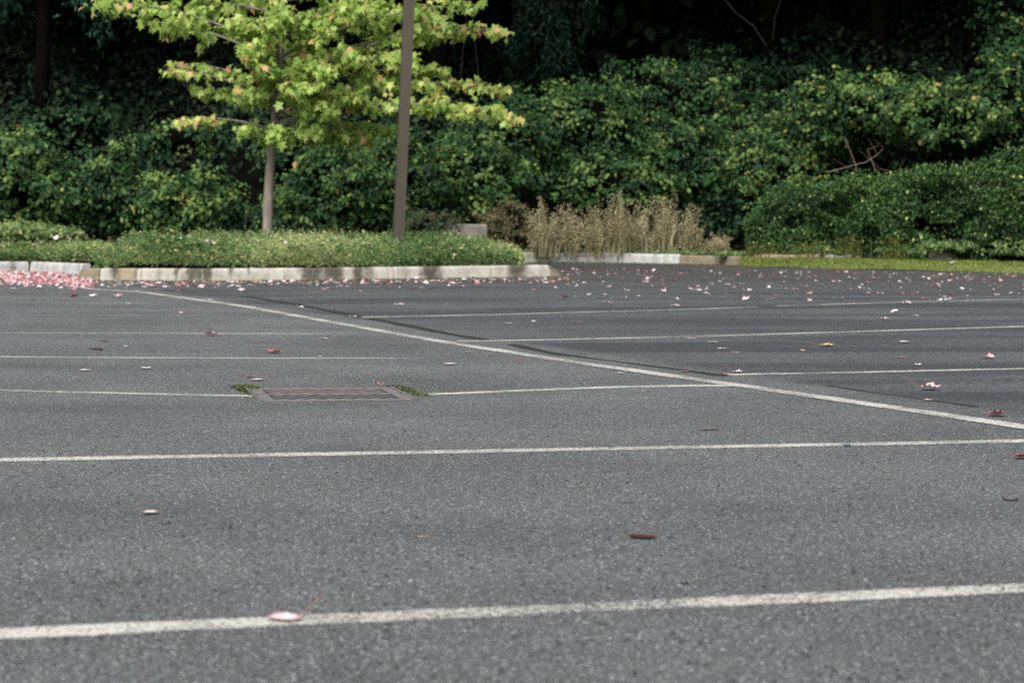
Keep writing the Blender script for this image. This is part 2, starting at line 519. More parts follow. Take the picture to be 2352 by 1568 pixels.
strip('parking_line', ext(*pl((0, 1457), (2352, 1351)), 2.5, 3.5), 0.125, M['paint'], label='white bay line crossing the whole lower frame under a pink leaf', wob=0.03)
strip('parking_line', ext(*pl((0, 1057), (2352, 1013)), 3.0, .9), 0.125, M['paint'], label='white bay line with a blue grey pebble lying on it', wob=0.03)
strip('parking_line', pl((-700, 872), (0, 898), (300, 904), (590, 910)), 0.125, M['paint'], 0.002, label='white bay line running up to the mossy side of the drain')
strip('parking_line', pl((962, 907), (1200, 897), (1480, 887), (1600, 886), (1690, 886)), 0.125, M['paint'], 0.002, label='white bay line from the drain to the long spine line')
strip('parking_line', pl((-700, 812), (0, 820), (500, 823), (1060, 823)), 0.125, M['paint_worn'], 0.002, label='worn bay line just beyond the drain')
strip('parking_line', pl((-700, 763), (0, 765), (880, 767)), 0.125, M['paint_worn'], 0.002, label='thin bay line with a curled pink leaf lying on it')
strip('parking_line', pl((-500, 724), (0, 724), (600, 724)), 0.125, M['paint_faint'], 0.002, label='almost vanished bay line')
strip('parking_line', pl((-500, 694), (0, 694), (500, 697)), 0.125, M['paint_faint'], 0.002, label='faint bay line nearest the kerbed island')
strip('parking_line', pl((150, 655), (205, 664), (330, 672), (560, 704), (780, 744), (1010, 785), (1300, 830), (1690, 885), (2000, 930), (2352, 982), (2900, 1062), (3600, 1165)), 0.135, M['paint'], 0.004, label='long diagonal white spine line between the two rows of bays')
strip('parking_line', pl((1672, 861), (2352, 847), (3000, 836), (4200, 816)), 0.125, M['paint'], 0.002, label='bright bay line starting at a red brown leaf beside the seam')
strip('parking_line', pl((1050, 784), (1600, 773), (2352, 750), (3000, 732), (3800, 710)), 0.125, M['paint'], 0.002, label='long bay line crossing the seam beyond the spine line')
strip('parking_line', pl((830, 729), (1200, 721), (1640, 709), (1740, 705)), 0.125, M['paint'], 0.002, label='bay line with a big white leaf beyond it near the dark tyre arc')
strip('parking_line', pl((1785, 703), (2352, 688), (2900, 674)), 0.125, M['paint'], 0.002, label='bay line among scattered white leaves near the grass strip')
strip('parking_line', pl((1690, 664), (1860, 662)), 0.125, M['paint_worn'], 0.002, label='short remnant of bay line among the fallen leaves')
strip('parking_line', pl((560, 684), (900, 679)), 0.125, M['paint_faint'], 0.002, label='faint bay line near the island kerb under pink leaves')

# mossy seam between the two pavings, width dying away here and there
sp = pl((560, 680), (700, 703), (800, 722), (900, 741), (1020, 765), (1130, 783))
strip('pavement_seam', sp, 0.095, M['seam'], 0.0014, 'dark mossy seam beside the spine line', wob=0.12)
strip('pavement_seam', pl((1175, 791), (1240, 806), (1290, 815), (1400, 828), (1480, 839), (1580, 851), (1660, 863)), 0.06, M['seam'], 0.0014, 'thin dark seam running past the spine line', wob=0.4)
strip('pavement_seam', pl((1900, 885), (2000, 901), (2130, 917), (2240, 934)), 0.03, M['seam'], 0.0014, 'short dark crack under a pale leaf', wob=0.5)

# --- hillside behind
hx = np.concatenate([np.linspace(-90, -14, 12)[:-1], np.arange(-14, 14.01, 0.5), np.linspace(14, 90, 12)[1:]])
ht = np.concatenate([np.arange(0, 14, 0.4), np.linspace(14, 70, 15)])


def foot(x):
    """the foot of the bank, as distance from the camera"""
    return np.interp(x, [-60, -12, -3.5, -1.2, 0.5, 2.2, 4.2, 6.5, 8, 12, 60], [31, 33.2, 34.2, 36.0, 38.8, 38.4, 37.0, 35.4, 34.0, 31, 26])


def bank_h(t):
    return np.interp(t, [0, 0.4, 3.5, 6, 14, 70], [0.0, 0.25, 2.0, 3.0, 6.6, 33])


HX, HT = np.meshgrid(hx, ht)
HY = foot(HX) + 0.4 + HT
HZ = bank_h(HT) - 0.05 + np.where(HT > 0.3, 0.16 * np.sin(HX * 1.7 + HT * 1.1) + 0.12 * np.sin(HX * 3.9 - HT * 2.3), 0)
V = np.stack([HX, HY, HZ], -1).reshape(-1, 3)
nx, ny = len(hx), len(ht)
ii, jj = np.meshgrid(np.arange(nx - 1), np.arange(ny - 1))
a = (jj * nx + ii).ravel()
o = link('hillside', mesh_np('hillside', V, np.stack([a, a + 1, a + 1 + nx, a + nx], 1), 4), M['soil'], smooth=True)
tag(o, 'dark wooded hillside behind the parking lot', 'hillside', kind='structure')

# --- planting beds (soil behind the kerbs)
ISL = pl((190, 645), (450, 647), (800, 644), (1280, 637))     # foot of the island's kerb face, towards the lot
FARK = [gp(1195, 604), gp(1390, 604), gp(1530, 606), gp(1690, 609), gp(1790, 611)]


def poly_sheet(name, loop, z, m, kind='structure', label=None):
    me = bpy.data.meshes.new(name)
    me.from_pydata([(p[0], p[1], z) for p in loop], [], [tuple(range(len(loop)))])
    o = link(name, me, m)
    tag(o, label, 'soil' if label else None, kind=kind)
    return o


kz = 0.14
LEFT_Y = gp(66, 626.5).y + .14
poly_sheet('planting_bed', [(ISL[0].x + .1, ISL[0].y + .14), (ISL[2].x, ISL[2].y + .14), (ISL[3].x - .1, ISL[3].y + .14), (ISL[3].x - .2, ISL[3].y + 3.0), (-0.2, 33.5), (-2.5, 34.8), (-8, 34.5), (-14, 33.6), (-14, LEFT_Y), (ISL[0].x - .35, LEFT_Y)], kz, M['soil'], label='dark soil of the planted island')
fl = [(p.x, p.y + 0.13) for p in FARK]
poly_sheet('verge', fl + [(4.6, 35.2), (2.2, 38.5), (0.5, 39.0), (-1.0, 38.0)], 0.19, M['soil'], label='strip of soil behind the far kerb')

# --- kerbs
PROF = [(0.0, -0.05), (0.0, 0.02), (0.004, 0.05), (0.008, 0.09), (0.013, 0.125), (0.022, 0.143), (0.036, 0.15), (0.07, 0.152), (0.11, 0.152), (0.15, 0.15), (0.152, 0.1), (0.152, -0.05)]


def kerb_stone(p, q, m, label, stains=(), group=None, ends=(0, 0), cat='kerb', hs=1.0, lowm=1.0):
    """one stone from p to q; the lot lies to its right-hand side looking p->q is +x; stains: (0..1 along, sigma m, strength)"""
    p, q = Vector((p[0], p[1])), Vector((q[0], q[1]))
    gap = 0.0035
    d = (q - p)
    ln = d.length
    d.normalize()
    nrm = Vector((-d.y, d.x))
    n = max(3, int(ln / 0.03))
    V, S, LO = [], [], []
    k = len(PROF)
    for i in range(n + 1):
        s = gap + (ln - 2 * gap) * i / n
        r = 0.0
        if i == 0 or i == n: r = 0.008
        eg = 0.0
        if ends[1]:
            eg = max(0.0, 1 - (ln - s) / ends[1])
        if ends[0]:
            eg = max(eg, 1 - s / ends[0]) if s < ends[0] else eg
        c = p + d * s
        hz = float(Hgt(c.x, c.y))
        for (u, z) in PROF:
            uu = u + (r if u < 0.07 else -r)
            zz = z * hs - (r if z > 0.13 else 0)
            if eg > 0 and z > 0.03: zz = zz * (1 - 0.9 * eg ** 1.3) + 0.012 * eg
            w = c + nrm * (uu + 0.004 * math.sin(s * 5 + z * 20))
            V.append((w.x, w.y, hz + zz))
            st = 0.0
            for (cc, sg, am) in stains:
                st = max(st, am * math.exp(-((s - cc * ln) / sg) ** 2) * (0.72 + 0.4 * z / 0.15))
            S.append(st)
            LO.append(lowm * max(0.0, 1 - max(z, 0) / 0.055))
    F = []
    for i in range(n):
        for j in range(k - 1):
            F.append((i * k + j, (i + 1) * k + j, (i + 1) * k + j + 1, i * k + j + 1))
    me = bpy.data.meshes.new('kerb_stone')
    F += [tuple(range(k)), tuple(n * k + j for j in range(k))[::-1]]
    me.from_pydata(V, [], F)
    for nm, arr in (('stain', S), ('low', LO)):
        at_ = me.attributes.new(nm, 'FLOAT', 'POINT')
        at_.data.foreach_set('value', np.array(arr, np.float32))
    o = link('kerb_stone', me, m)
    tag(o, label, cat, group)
    return o


GI = 'kerb stones edging the planted island'
isl = lambda px: gp(px, float(np.interp(px, [190, 450, 800, 1295], [645, 647, 644, 637])))
cuts = [190, 270, 322, 462, 700, 845, 1060, 1295]
kerb_stone(isl(170), isl(228), M['kerb_tan'], 'low brown stained corner stone of the island kerb beside the leaf pile', [(0.5, .3, .5)], GI, ends=(0.1, 0))
kerb_stone(isl(228), isl(262), M['kerb'], 'short pale kerb stone next to the brown corner stone', [(0.95, .08, .8)], GI)
kerb_stone(isl(262), isl(312), M['kerb_tan'], 'short brown kerb stone between two pale ones', [(0.0, .06, .8), (1.0, .05, .5)], GI)
kerb_stone(isl(312), isl(462), M['kerb'], 'pale kerb stone with a dark streak down its end', [(0.62, .05, .6), (0.86, .09, .9), (0.97, .1, .95)], GI)
kerb_stone(isl(462), isl(722), M['kerb'], 'long pale kerb stone below the maple with thin dark drips', [(0.05, .07, .9), (0.26, .04, .7), (0.42, .03, .5), (0.95, .12, .95)], GI)
kerb_stone(isl(722), isl(905), M['kerb'], 'darkest kerb stone with broad black patches beside two clean ones', [(0.03, .12, .95), (0.22, .16, 1.0), (0.55, .08, .95), (0.66, .09, .7)], GI)
kerb_stone(isl(905), isl(1130), M['kerb'], 'clean pale kerb stone with one black patch in its middle', [(0.38, .14, 1.1)], GI)
kerb_stone(isl(1130), isl(1298), M['kerb'], 'pale kerb stone sloping down at the island tip with black mossy end', [(0.34, .13, 1.0), (0.84, .07, .7), (1.0, .14, 1.2)], GI, ends=(0, 0.22))
# return of the island kerb, going back from the tip
tip = isl(1293)
kerb_stone((tip.x - 0.22, tip.y + 0.16), (tip.x - 0.95, tip.y + 2.6), M['kerb'], 'kerb stone turning back from the island tip towards the hillside', [(0.1, .3, .9), (.7, .3, .8)], GI)
# beyond the leaf pile
GF0 = 'kerb stones behind the leaf pile'
kerb_stone(gp(-260, 626), gp(66, 626.5), M['kerb_clean'], 'half hidden kerb stone behind the deepest part of the leaf pile', [(0.9, .1, .6)], GF0)
kerb_stone(gp(66, 626.5), gp(186, 632), M['kerb_clean'], 'pale grey kerb stone rising out of the leaf pile', [(0.95, .06, .5)], GF0)
GF = 'kerb stones along the far edge of the lot'
kerb_stone(FARK[0], gp(1262, 604), M['kerb'], 'moss topped beige kerb stone half hidden behind the island planting', [(0.8, .2, .6)], GF, hs=1.15)
kerb_stone(gp(1262, 604), gp(1419, 604.5), M['kerb_clean'], 'clean grey kerb stone before the dry grass with moss under it', [(0.1, .1, .5)], GF, hs=1.15)
kerb_stone(gp(1419, 604.5), gp(1560, 607), M['kerb_clean'], 'clean grey kerb stone beside the brown one with open joint', [], GF, hs=1.1)
kerb_stone(gp(1560, 607), gp(1652, 609), M['kerb_brown'], 'dirty brown kerb stone at the end of the clean grey ones', [(1.0, .15, .8)], GF, hs=1.0)
kerb_stone(gp(1660, 609), gp(1708, 610.5), M['kerb_brown'], 'broken kerb stub with reddish dirt where the kerb meets the grass', [(0.1, .1, .9), (0.95, .12, .9)], GF, hs=1.0, ends=(0.1, 0.2))

# --- grass strip at the edge of the lot
GE = [gp(1706, 612.5), gp(1850, 615.5), gp(2050, 619.5), gp(2352, 627.5), gp(2800, 640)]
GB = [(p.x + .25 * w, p.y + w) for p, w in zip(GE, (.35, .8, 1.25, 1.5, 1.6))]


def edge_y(px): return float(np.interp(px, [1706, 1850, 2050, 2352, 2800], [p.y for p in GE]))

gz0 = 0.06


def strip_mesh(name, A, B, m, n=14, seg=24, crown=0.10, z0=0.0):
    V = []
    for i in range(seg * (len(A) - 1) + 1):
        t = i / seg
        j = min(int(t), len(A) - 2)
        f = t - j
        p = Vector((A[j][0], A[j][1])).lerp(Vector((A[j + 1][0], A[j + 1][1])), f)
        q = Vector((B[j][0], B[j][1])).lerp(Vector((B[j + 1][0], B[j + 1][1])), f)
        for k in range(n + 1):
            s = k / n
            w = p.lerp(q, s)
            V.append((w.x, w.y, float(Hgt(w.x, w.y)) + z0 + crown * (1 - (1 - s) ** 3) + 0.008 * math.sin(w.x * 9 + w.y * 7)))
    F = []
    for i in range(seg * (len(A) - 1)):
        for k in range(n):
            a = i * (n + 1) + k
            F.append((a, a + n + 1, a + n + 2, a + 1))
    return mesh_np(name, np.array(V), np.array(F)[:, ::-1], 4), np.array(V)


me, GV = strip_mesh('grass_bank', GE, GB, M['lawn_soil'], z0=0.004, crown=0.11)
o = link('grass_bank', me, M['lawn_soil'], smooth=True)
tag(o, 'low mossy turf bank along the edge of the asphalt', 'grass bank', kind='structure')


def blades(name, base, hgt, wid, lean, tint, m):
    """upright curved grass blades, three segments each"""
    n = len(base)
    ang = rng.uniform(0, 2 * np.pi, n)
    side = np.stack([np.cos(ang), np.sin(ang), np.zeros(n)], 1)
    fw = np.stack([-np.sin(ang), np.cos(ang), np.zeros(n)], 1) * np.sign(rng.uniform(-1, 1, n))[:, None]
    V = []
    for t, ws in ((0, 1), (0.5, 0.8), (1.0, 0.12)):
        c = base + np.array([0, 0, 1.0]) * (hgt * t * (1 - 0.18 * lean * t))[:, None] + fw * (hgt * lean * t * t)[:, None]
        V += [c - side * (wid * ws / 2)[:, None], c + side * (wid * ws / 2)[:, None]]
    V = np.stack(V, 1).reshape(-1, 3)
    b = np.arange(n)[:, None] * 6
    F = np.concatenate([b + np.array([[0, 1, 3, 2]]), b + np.array([[2, 3, 5, 4]])], 0)
    return mesh_np(name, V, F, 4, {'tint': np.repeat(tint, 6)})


n = 16000
idx = rng.integers(0, len(GV), n)
bp_ = GV[idx] + np.stack([rng.normal(0, .06, n), rng.normal(0, .06, n), np.zeros(n)], 1)
o = link('grass', blades('grass', bp_, rng.uniform(.02, .055, n), rng.uniform(.008, .016, n), rng.uniform(0, .9, n), rng.beta(2, 2.5, n), M['lawn']), M['lawn'])
tag(o, 'bright yellow green mossy grass along the asphalt edge', 'grass', kind='stuff')

# ================================================================== DRAIN
dr = empty('storm_drain', (DRAIN[0], DRAIN[1], float(Hgt(*DRAIN)) + 0.004), R(12))
tag(dr, 'rusty square storm drain grate with slanting bars set in the asphalt', 'drain')
W, D = 0.62, 0.62
b = MB()
b.box((0, 0, 0.001), (W, D, 0.004))
b.build('slot_shade_plate', M['pit'], dr)  # flat black plate standing in for the shade down the slots
for sx in (-1, 1):
    b = MB()
    b.box((sx * (W / 2 + .008), 0, 0.004), (0.016, D + .02, 0.010))
    b.build('side_frame', M['iron_edge'], dr, bevel=0.002)
for sy in (-1, 1):
    b = MB()
    b.box((0, sy * (D / 2 + .004), 0.002), (W - .002, 0.024, 0.006))
    b.build('end_frame', M['rust'], dr, bevel=0.002)
for half in (0, 1):
    y0, y1 = (-D / 2 + .016, -0.012) if half == 0 else (0.012, D / 2 - .016)
    b = MB()
    x0, x1 = -W / 2 + .012, W / 2 - .012
    yc, hh = (y0 + y1) / 2, (y1 - y0)
    for e in (y0 + .008, y1 - .008):
        b.box((0, e, 0.002), (x1 - x0, 0.018, 0.006))
    for e in (x0 + .012, x1 - .012):
        b.box((e, yc, 0.0018), (0.05, hh - .036, 0.006))
    sgn = 1 if half == 0 else -1
    run = 0.085 * sgn
    ya, yb = y0 + .018, y1 - .018
    xl, xr_ = x0 + .036, x1 - .036
    w = 0.0135
    cx = x0 - .1
    i = 0
    while cx < x1 + .1:
        cx += .062
        i += 1
        ts = sorted(((xl + w - cx + run) / (2 * run), (xr_ - w - cx + run) / (2 * run)))
        t0, t1 = max(0, ts[0]), min(1, ts[1])
        if t1 - t0 < .12: continue
        xa, xb = cx - run + 2 * run * t0, cx - run + 2 * run * t1
        pa, pb_ = ya + (yb - ya) * t0, ya + (yb - ya) * t1
        z = 0.0046 - 0.0003 * (i % 2)
        b.add([(xa - w, pa, 0.0), (xa + w, pa, 0.0), (xb + w, pb_, 0.0), (xb - w, pb_, 0.0), (xa - w, pa, z), (xa + w, pa, z), (xb + w, pb_, z), (xb - w, pb_, z)],
              [(3, 2, 1, 0), (4, 5, 6, 7), (0, 1, 5, 4), (1, 2, 6, 5), (2, 3, 7, 6), (3, 0, 4, 7)])
    b.build('grate', M['rust'], dr)

# moss about the drain and along the kerb foot
pos, sz = [], []
def moss_patch(px0, py0, px1, py1, n, s0, s1):
    for _ in range(n):
        t = random.random()
        p = gp(px0 + (px1 - px0) * t + random.gauss(0, 9), py0 + (py1 - py0) * t + random.gauss(0, 1.6))
        pos.append((p.x, p.y, p.z + 0.003))
        sz.append(random.uniform(s0, s1))
moss_patch(548, 888, 598, 908, 1300, .005, .012)
moss_patch(565, 886, 606, 909, 900, .005, .012)
moss_patch(905, 888, 945, 900, 420, .005, .011)
moss_patch(950, 905, 985, 909, 200, .005, .01)
for _ in range(380):
    p = gp(random.gauss(880, 70), random.gauss(866, 9))
    pos.append((p.x, p.y, p.z + 0.001)); sz.append(random.uniform(.003, .007))
for _ in range(260):
    p = gp(random.uniform(560, 880), random.gauss(925, 6))
    pos.append((p.x, p.y, p.z + 0.001)); sz.append(random.uniform(.003, .007))
for _ in range(1500):
    px = random.uniform(200, 1290)
    p = isl(px)
    pos.append((p.x + random.uniform(-.05, .05), p.y - abs(random.gauss(0, .07)), p.z + .004)); sz.append(random.uniform(.012, .03))
for _ in range(1300):
    px = random.uniform(1200, 1760)
    p = gp(px, float(np.interp(px, [1195, 1390, 1530, 1690, 1790], [604, 604, 606, 609, 613])) + abs(random.gauss(0, 1.3)))
    pos.append((p.x, p.y, p.z + .004)); sz.append(random.uniform(.012, .035))
pos = np.array(pos)
n = len(pos)
nr = np.array([0, 0, 1.0]) + rng.normal(0, .16, (n, 3))
o = link('moss', leaves_mesh('moss', T_LEAF, pos, nr, rand_dirs(n), np.array(sz) * 1.5, rng.uniform(0, 1, n)), M['moss'])
tag(o, 'green moss round the drain and along the kerb feet', 'moss', kind='stuff')

# grit
n = 2600
py = 520 + 1050 * rng.uniform(0.17, 1, n) ** 1.0
P = []
for i in range(n):
    p = gp(rng.uniform(-60, 2412), 640 + 930 * rng.uniform(0, 1))
    P.append(p)
P = np.array([tuple(p) for p in P])
s = rng.uniform(.002, .0052, n)
oc = np.array([(1, 0, 0), (0, 1, 0), (-1, 0, 0), (0, -1, 0), (0, 0, 1), (0, 0, -.4)], float)
of = np.array([(0, 1, 4), (1, 2, 4), (2, 3, 4), (3, 0, 4)])
V = P[:, None, :] + (oc[None] * s[:, None, None]) * (1 + .5 * rng.uniform(-1, 1, (n, 6, 3)))
F = (np.arange(n)[:, None, None] * 6 + of[None]).reshape(-1, 3)
o = link('grit', mesh_np('grit', V.reshape(-1, 3), F, 3), M['grit'])
tag(o, 'fine dark grit strewn over the asphalt', 'grit', kind='stuff')

# ================================================================== LAMP POST
pb = at(914, 575, 28.4)
pt = at(940, 0, 28.4)
d = (pt - pb).normalized()
base = Vector((pb.x - d.x * (pb.z - 0.14) / d.z, 28.4, 0.14))
lp = empty('lamp_post', base)
tag(lp, 'tall square brown steel lamp post standing in the planted island', 'lamp post')
top = base + d * 7.5
def sq(c, h):
    return [c + Vector((h * sx * 1.0, h * sy, 0)) for sx, sy in ((-1, -1), (1, -1), (1, 1), (-1, 1))]
b = MB()
rot = Matrix.Rotation(R(17), 3, 'Z')
nseg = 6
vs = []
for i in range(nseg + 1):
    c = d * 7.5 * i / nseg
    h = 0.066 - 0.004 * i / nseg
    vs += [c + rot @ q for q in sq(Vector((0, 0, 0)), h)]
fs = [(i * 4 + k, i * 4 + (k + 1) % 4, (i + 1) * 4 + (k + 1) % 4, (i + 1) * 4 + k) for i in range(nseg) for k in range(4)] + [(0, 3, 2, 1), tuple(nseg * 4 + k for k in range(4))]
b.add(vs, fs)
b.build('shaft', M['pole'], lp, bevel=0.006)
b = MB()
b.box((0, 0, 0.012), (0.26, 0.26, 0.024), R(17))
b.build('base_plate', M['pole'], lp, bevel=0.003)
for sx in (-1, 1):
    for sy in (-1, 1):
        b = MB()
        q = rot @ Vector((sx * .1, sy * .1, 0))
        b.tube([q + Vector((0, 0, .024)), q + Vector((0, 0, .06))], .011, 6)
        b.build('bolt', M['iron_edge'], lp)
b = MB()
hd = d * 7.5
b.box(hd + Vector((0.0, -0.3, 0.05)), (0.34, 0.66, 0.16))
b.build('lamp_head', M['pole'], lp, bevel=0.01)

# ================================================================== MAPLE
TY = 30.0
def tp(px, py, dy=0.0): return at(px, py, TY + dy)
tr0 = tp(615, 532)
mroot = empty('maple_tree', (tr0.x, TY, 0.14))
tag(mroot, 'young maple with yellow green leaves turning orange at the tips', 'tree')
O = Vector((tr0.x, TY, 0.14))
tpts = [O + Vector((-0.01, 0, -0.05)), O + Vector((0, 0, .1)), tp(615, 500), tp(618, 420), tp(625, 340), tp(632, 260), tp(640, 180), tp(648, 90), tp(655, 0), tp(668, -140), tp(676, -280), tp(690, -430)]
trad = [.092, .078, .070, .066, .062, .056, .050, .044, .037, .028, .019, .009]
b = MB()
b.tube([p - O for p in tpts], trad, 12)
b.build('trunk', M['bark'], mroot, smooth=True)
trunk_xy = lambda z: Vector((float(np.interp(z, [p.z for p in tpts], [p.x for p in tpts])), float(np.interp(z, [p.z for p in tpts], [p.y for p in tpts])), z))

# (trunk pixel y where the limb leaves, tip pixel, depth offset of the tip, spray thickness px, number of leaves, start of leafing, redness at tip)
LIMBS = [
    (120, (205, 8), -0.3, 52, 190, .38, .05), (150, (330, 52), .5, 46, 130, .45, .05),
    (205, (385, 150), -.2, 26, 90, .25, .12), (235, (375, 163), -.5, 14, 26, .6, .18), (255, (450, 212), .2, 26, 120, .22, .0),
    (300, (412, 280), -.3, 18, 60, .55, .55), (318, (548, 296), -.4, 26, 80, .25, .02), (325, (640, 305), -.8, 30, 130, .1, .0),
    (325, (735, 300), -.6, 34, 130, .15, .03), (322, (860, 322), .1, 34, 120, .35, .05), (300, (905, 305), .5, 26, 90, .4, .0),
    (290, (1185, 268), -.3, 34, 190, .40, .34), (270, (1165, 205), .2, 30, 130, .42, .28), (285, (1080, 262), -.5, 30, 150, .35, .06),
    (240, (1000, 200), -.1, 30, 130, .40, .05), (225, (1035, 165), .2, 28, 120, .42, .05), (200, (960, 135), -.4, 32, 110, .45, .03),
    (170, (1175, 74), .1, 30, 170, .45, .20), (130, (1095, 18), -.2, 40, 150, .45, .03), (185, (1050, 85), .5, 28, 120, .4, .06),
    (70, (860, 20), -.6, 60, 230, .3, .05), (90, (760, 70), -1.0, 56, 230, .25, .08), (140, (820, 130), -.8, 44, 190, .3, .05),
    (180, (760, 170), -1.1, 46, 200, .25, .05), (230, (700, 200), -1.0, 34, 140, .2, .03), (240, (830, 225), -.6, 40, 170, .3, .03),
    (260, (770, 262), -.7, 34, 130, .25, .0), (110, (520, 60), -.8, 56, 210, .25, .08), (150, (560, 120), -1.1, 50, 190, .2, .10),
    (185, (590, 165), -1.0, 38, 150, .2, .20), (235, (545, 215), -.8, 26, 110, .2, .05), (60, (640, 40), -1.2, 60, 200, .2, .08),
    (40, (430, 20), .6, 50, 170, .35, .05), (60, (900, 60), .9, 60, 220, .3, .03), (150, (700, 150), 1.2, 60, 200, .3, .03),
    (20, (560, 10), 1.2, 60, 200, .3, .03), (245, (760, 240), 1.1, 40, 140, .3, .02), (0, (980, 50), .3, 50, 170, .4, .03),
    (-60, (300, -80), .2, 70, 220, .3, .05), (-90, (1040, -90), -.2, 70, 230, .3, .05), (-120, (560, -130), -1.0, 80, 230, .2, .05),
    (-130, (800, -120), 1.0, 80, 230, .2, .05), (-220, (450, -260), .3, 90, 230, .2, .05), (-240, (900, -270), -.2, 90, 230, .2, .05),
    (-60, (700, -70), -1.1, 80, 230, .2, .05), (-330, (680, -380), -.2, 110, 260, .1, .05),
]
for (sy, (ex, ey), dy, thick, nl, st, red) in LIMBS:
    z0 = tp(640, sy).z
    p0 = trunk_xy(z0)
    p3 = tp(ex, ey, dy)
    ln = (p3 - p0).length
    up = Vector((0, 0, 0.16 * ln))
    p1 = p0.lerp(p3, .33) + up * 0.55
    p2 = p0.lerp(p3, .7) + up * 0.62
    def bez(t): return p0 * (1 - t) ** 3 + p1 * 3 * t * (1 - t) ** 2 + p2 * 3 * t * t * (1 - t) + p3 * t ** 3
    b = MB()
    b.tube([bez(i / 9) - O for i in range(10)], [max(.004, .021 * (1 - i / 9.5) + .002) * (0.8 + .12 * ln) for i in range(10)], 6)
    # side twigs
    th = thick * TY / FPX * 1.1
    tw = []
    for k in range(max(3, int(nl / 18))):
        t = random.uniform(st, 1.0)
        c = bez(t)
        e = c + Vector((random.gauss(0, .12), random.gauss(0, .22), random.uniform(-.7, .55) * th))
        b.tube([c - O, (c + e) / 2 - O + Vector((0, 0, .02)), e - O], [.004, .003, .002], 4)
        tw.append((c, e, t))
    br = b.build('branch', M['bark'], mroot, smooth=True)
    nl = int(nl * 1.5)
    pp, tt = [], []
    for k in range(nl):
        if random.random() < .55:
            c, e, t = random.choice(tw)
            q = c.lerp(e, random.uniform(.25, 1.1))
        else:
            t = st + (1 - st) * random.random() ** .9
            q = bez(t) + Vector((random.gauss(0, .05), random.gauss(0, .16), random.gauss(0, .33) * th * (1.1 - .5 * t)))
        pp.append(q - O)
        r = random.random()
        v = min(.7, max(0, random.gauss(.38, .16)))
        if red and random.random() < red * .75 * (0.35 + 1.3 * max(0, (t - .45) / .55)):
            v = random.uniform(.7, 1.0)
        elif r < .012: v = random.uniform(.75, 1.0)
        tt.append(v)
    pp = np.array([tuple(q) for q in pp])
    nrm = rand_dirs(nl) * .7 + np.array([-.1, -.7, .45])
    tip_ = np.array([0, 0, -1.0]) + rng.normal(0, .38, (nl, 3))
    me = leaves_mesh('foliage', T_LOBE, pp, nrm, tip_, np.clip(rng.normal(.108, .02, nl), .06, .16), np.array(tt), 0.08)
    link('foliage', me, M['maple'], br)

# ================================================================== BUSHES ON THE BANK
def canes(root, O, c, r, n, m, name='stem'):
    b = MB()
    for _ in range(n):
        a = Vector((random.uniform(-.8, .8) * r.x, random.uniform(-.3, .6) * r.y, -r.z))
        e = Vector((random.uniform(-.9, .9) * r.x, random.uniform(-.8, .3) * r.y, random.uniform(.0, .8) * r.z))
        mid = (a + e) / 2 + Vector((random.gauss(0, .2), random.gauss(0, .1), .3 * r.z))
        b.tube([c + a - O, c + mid - O, c + e - O], [.014, .01, .006], 5)
    b.build(name, m, root)


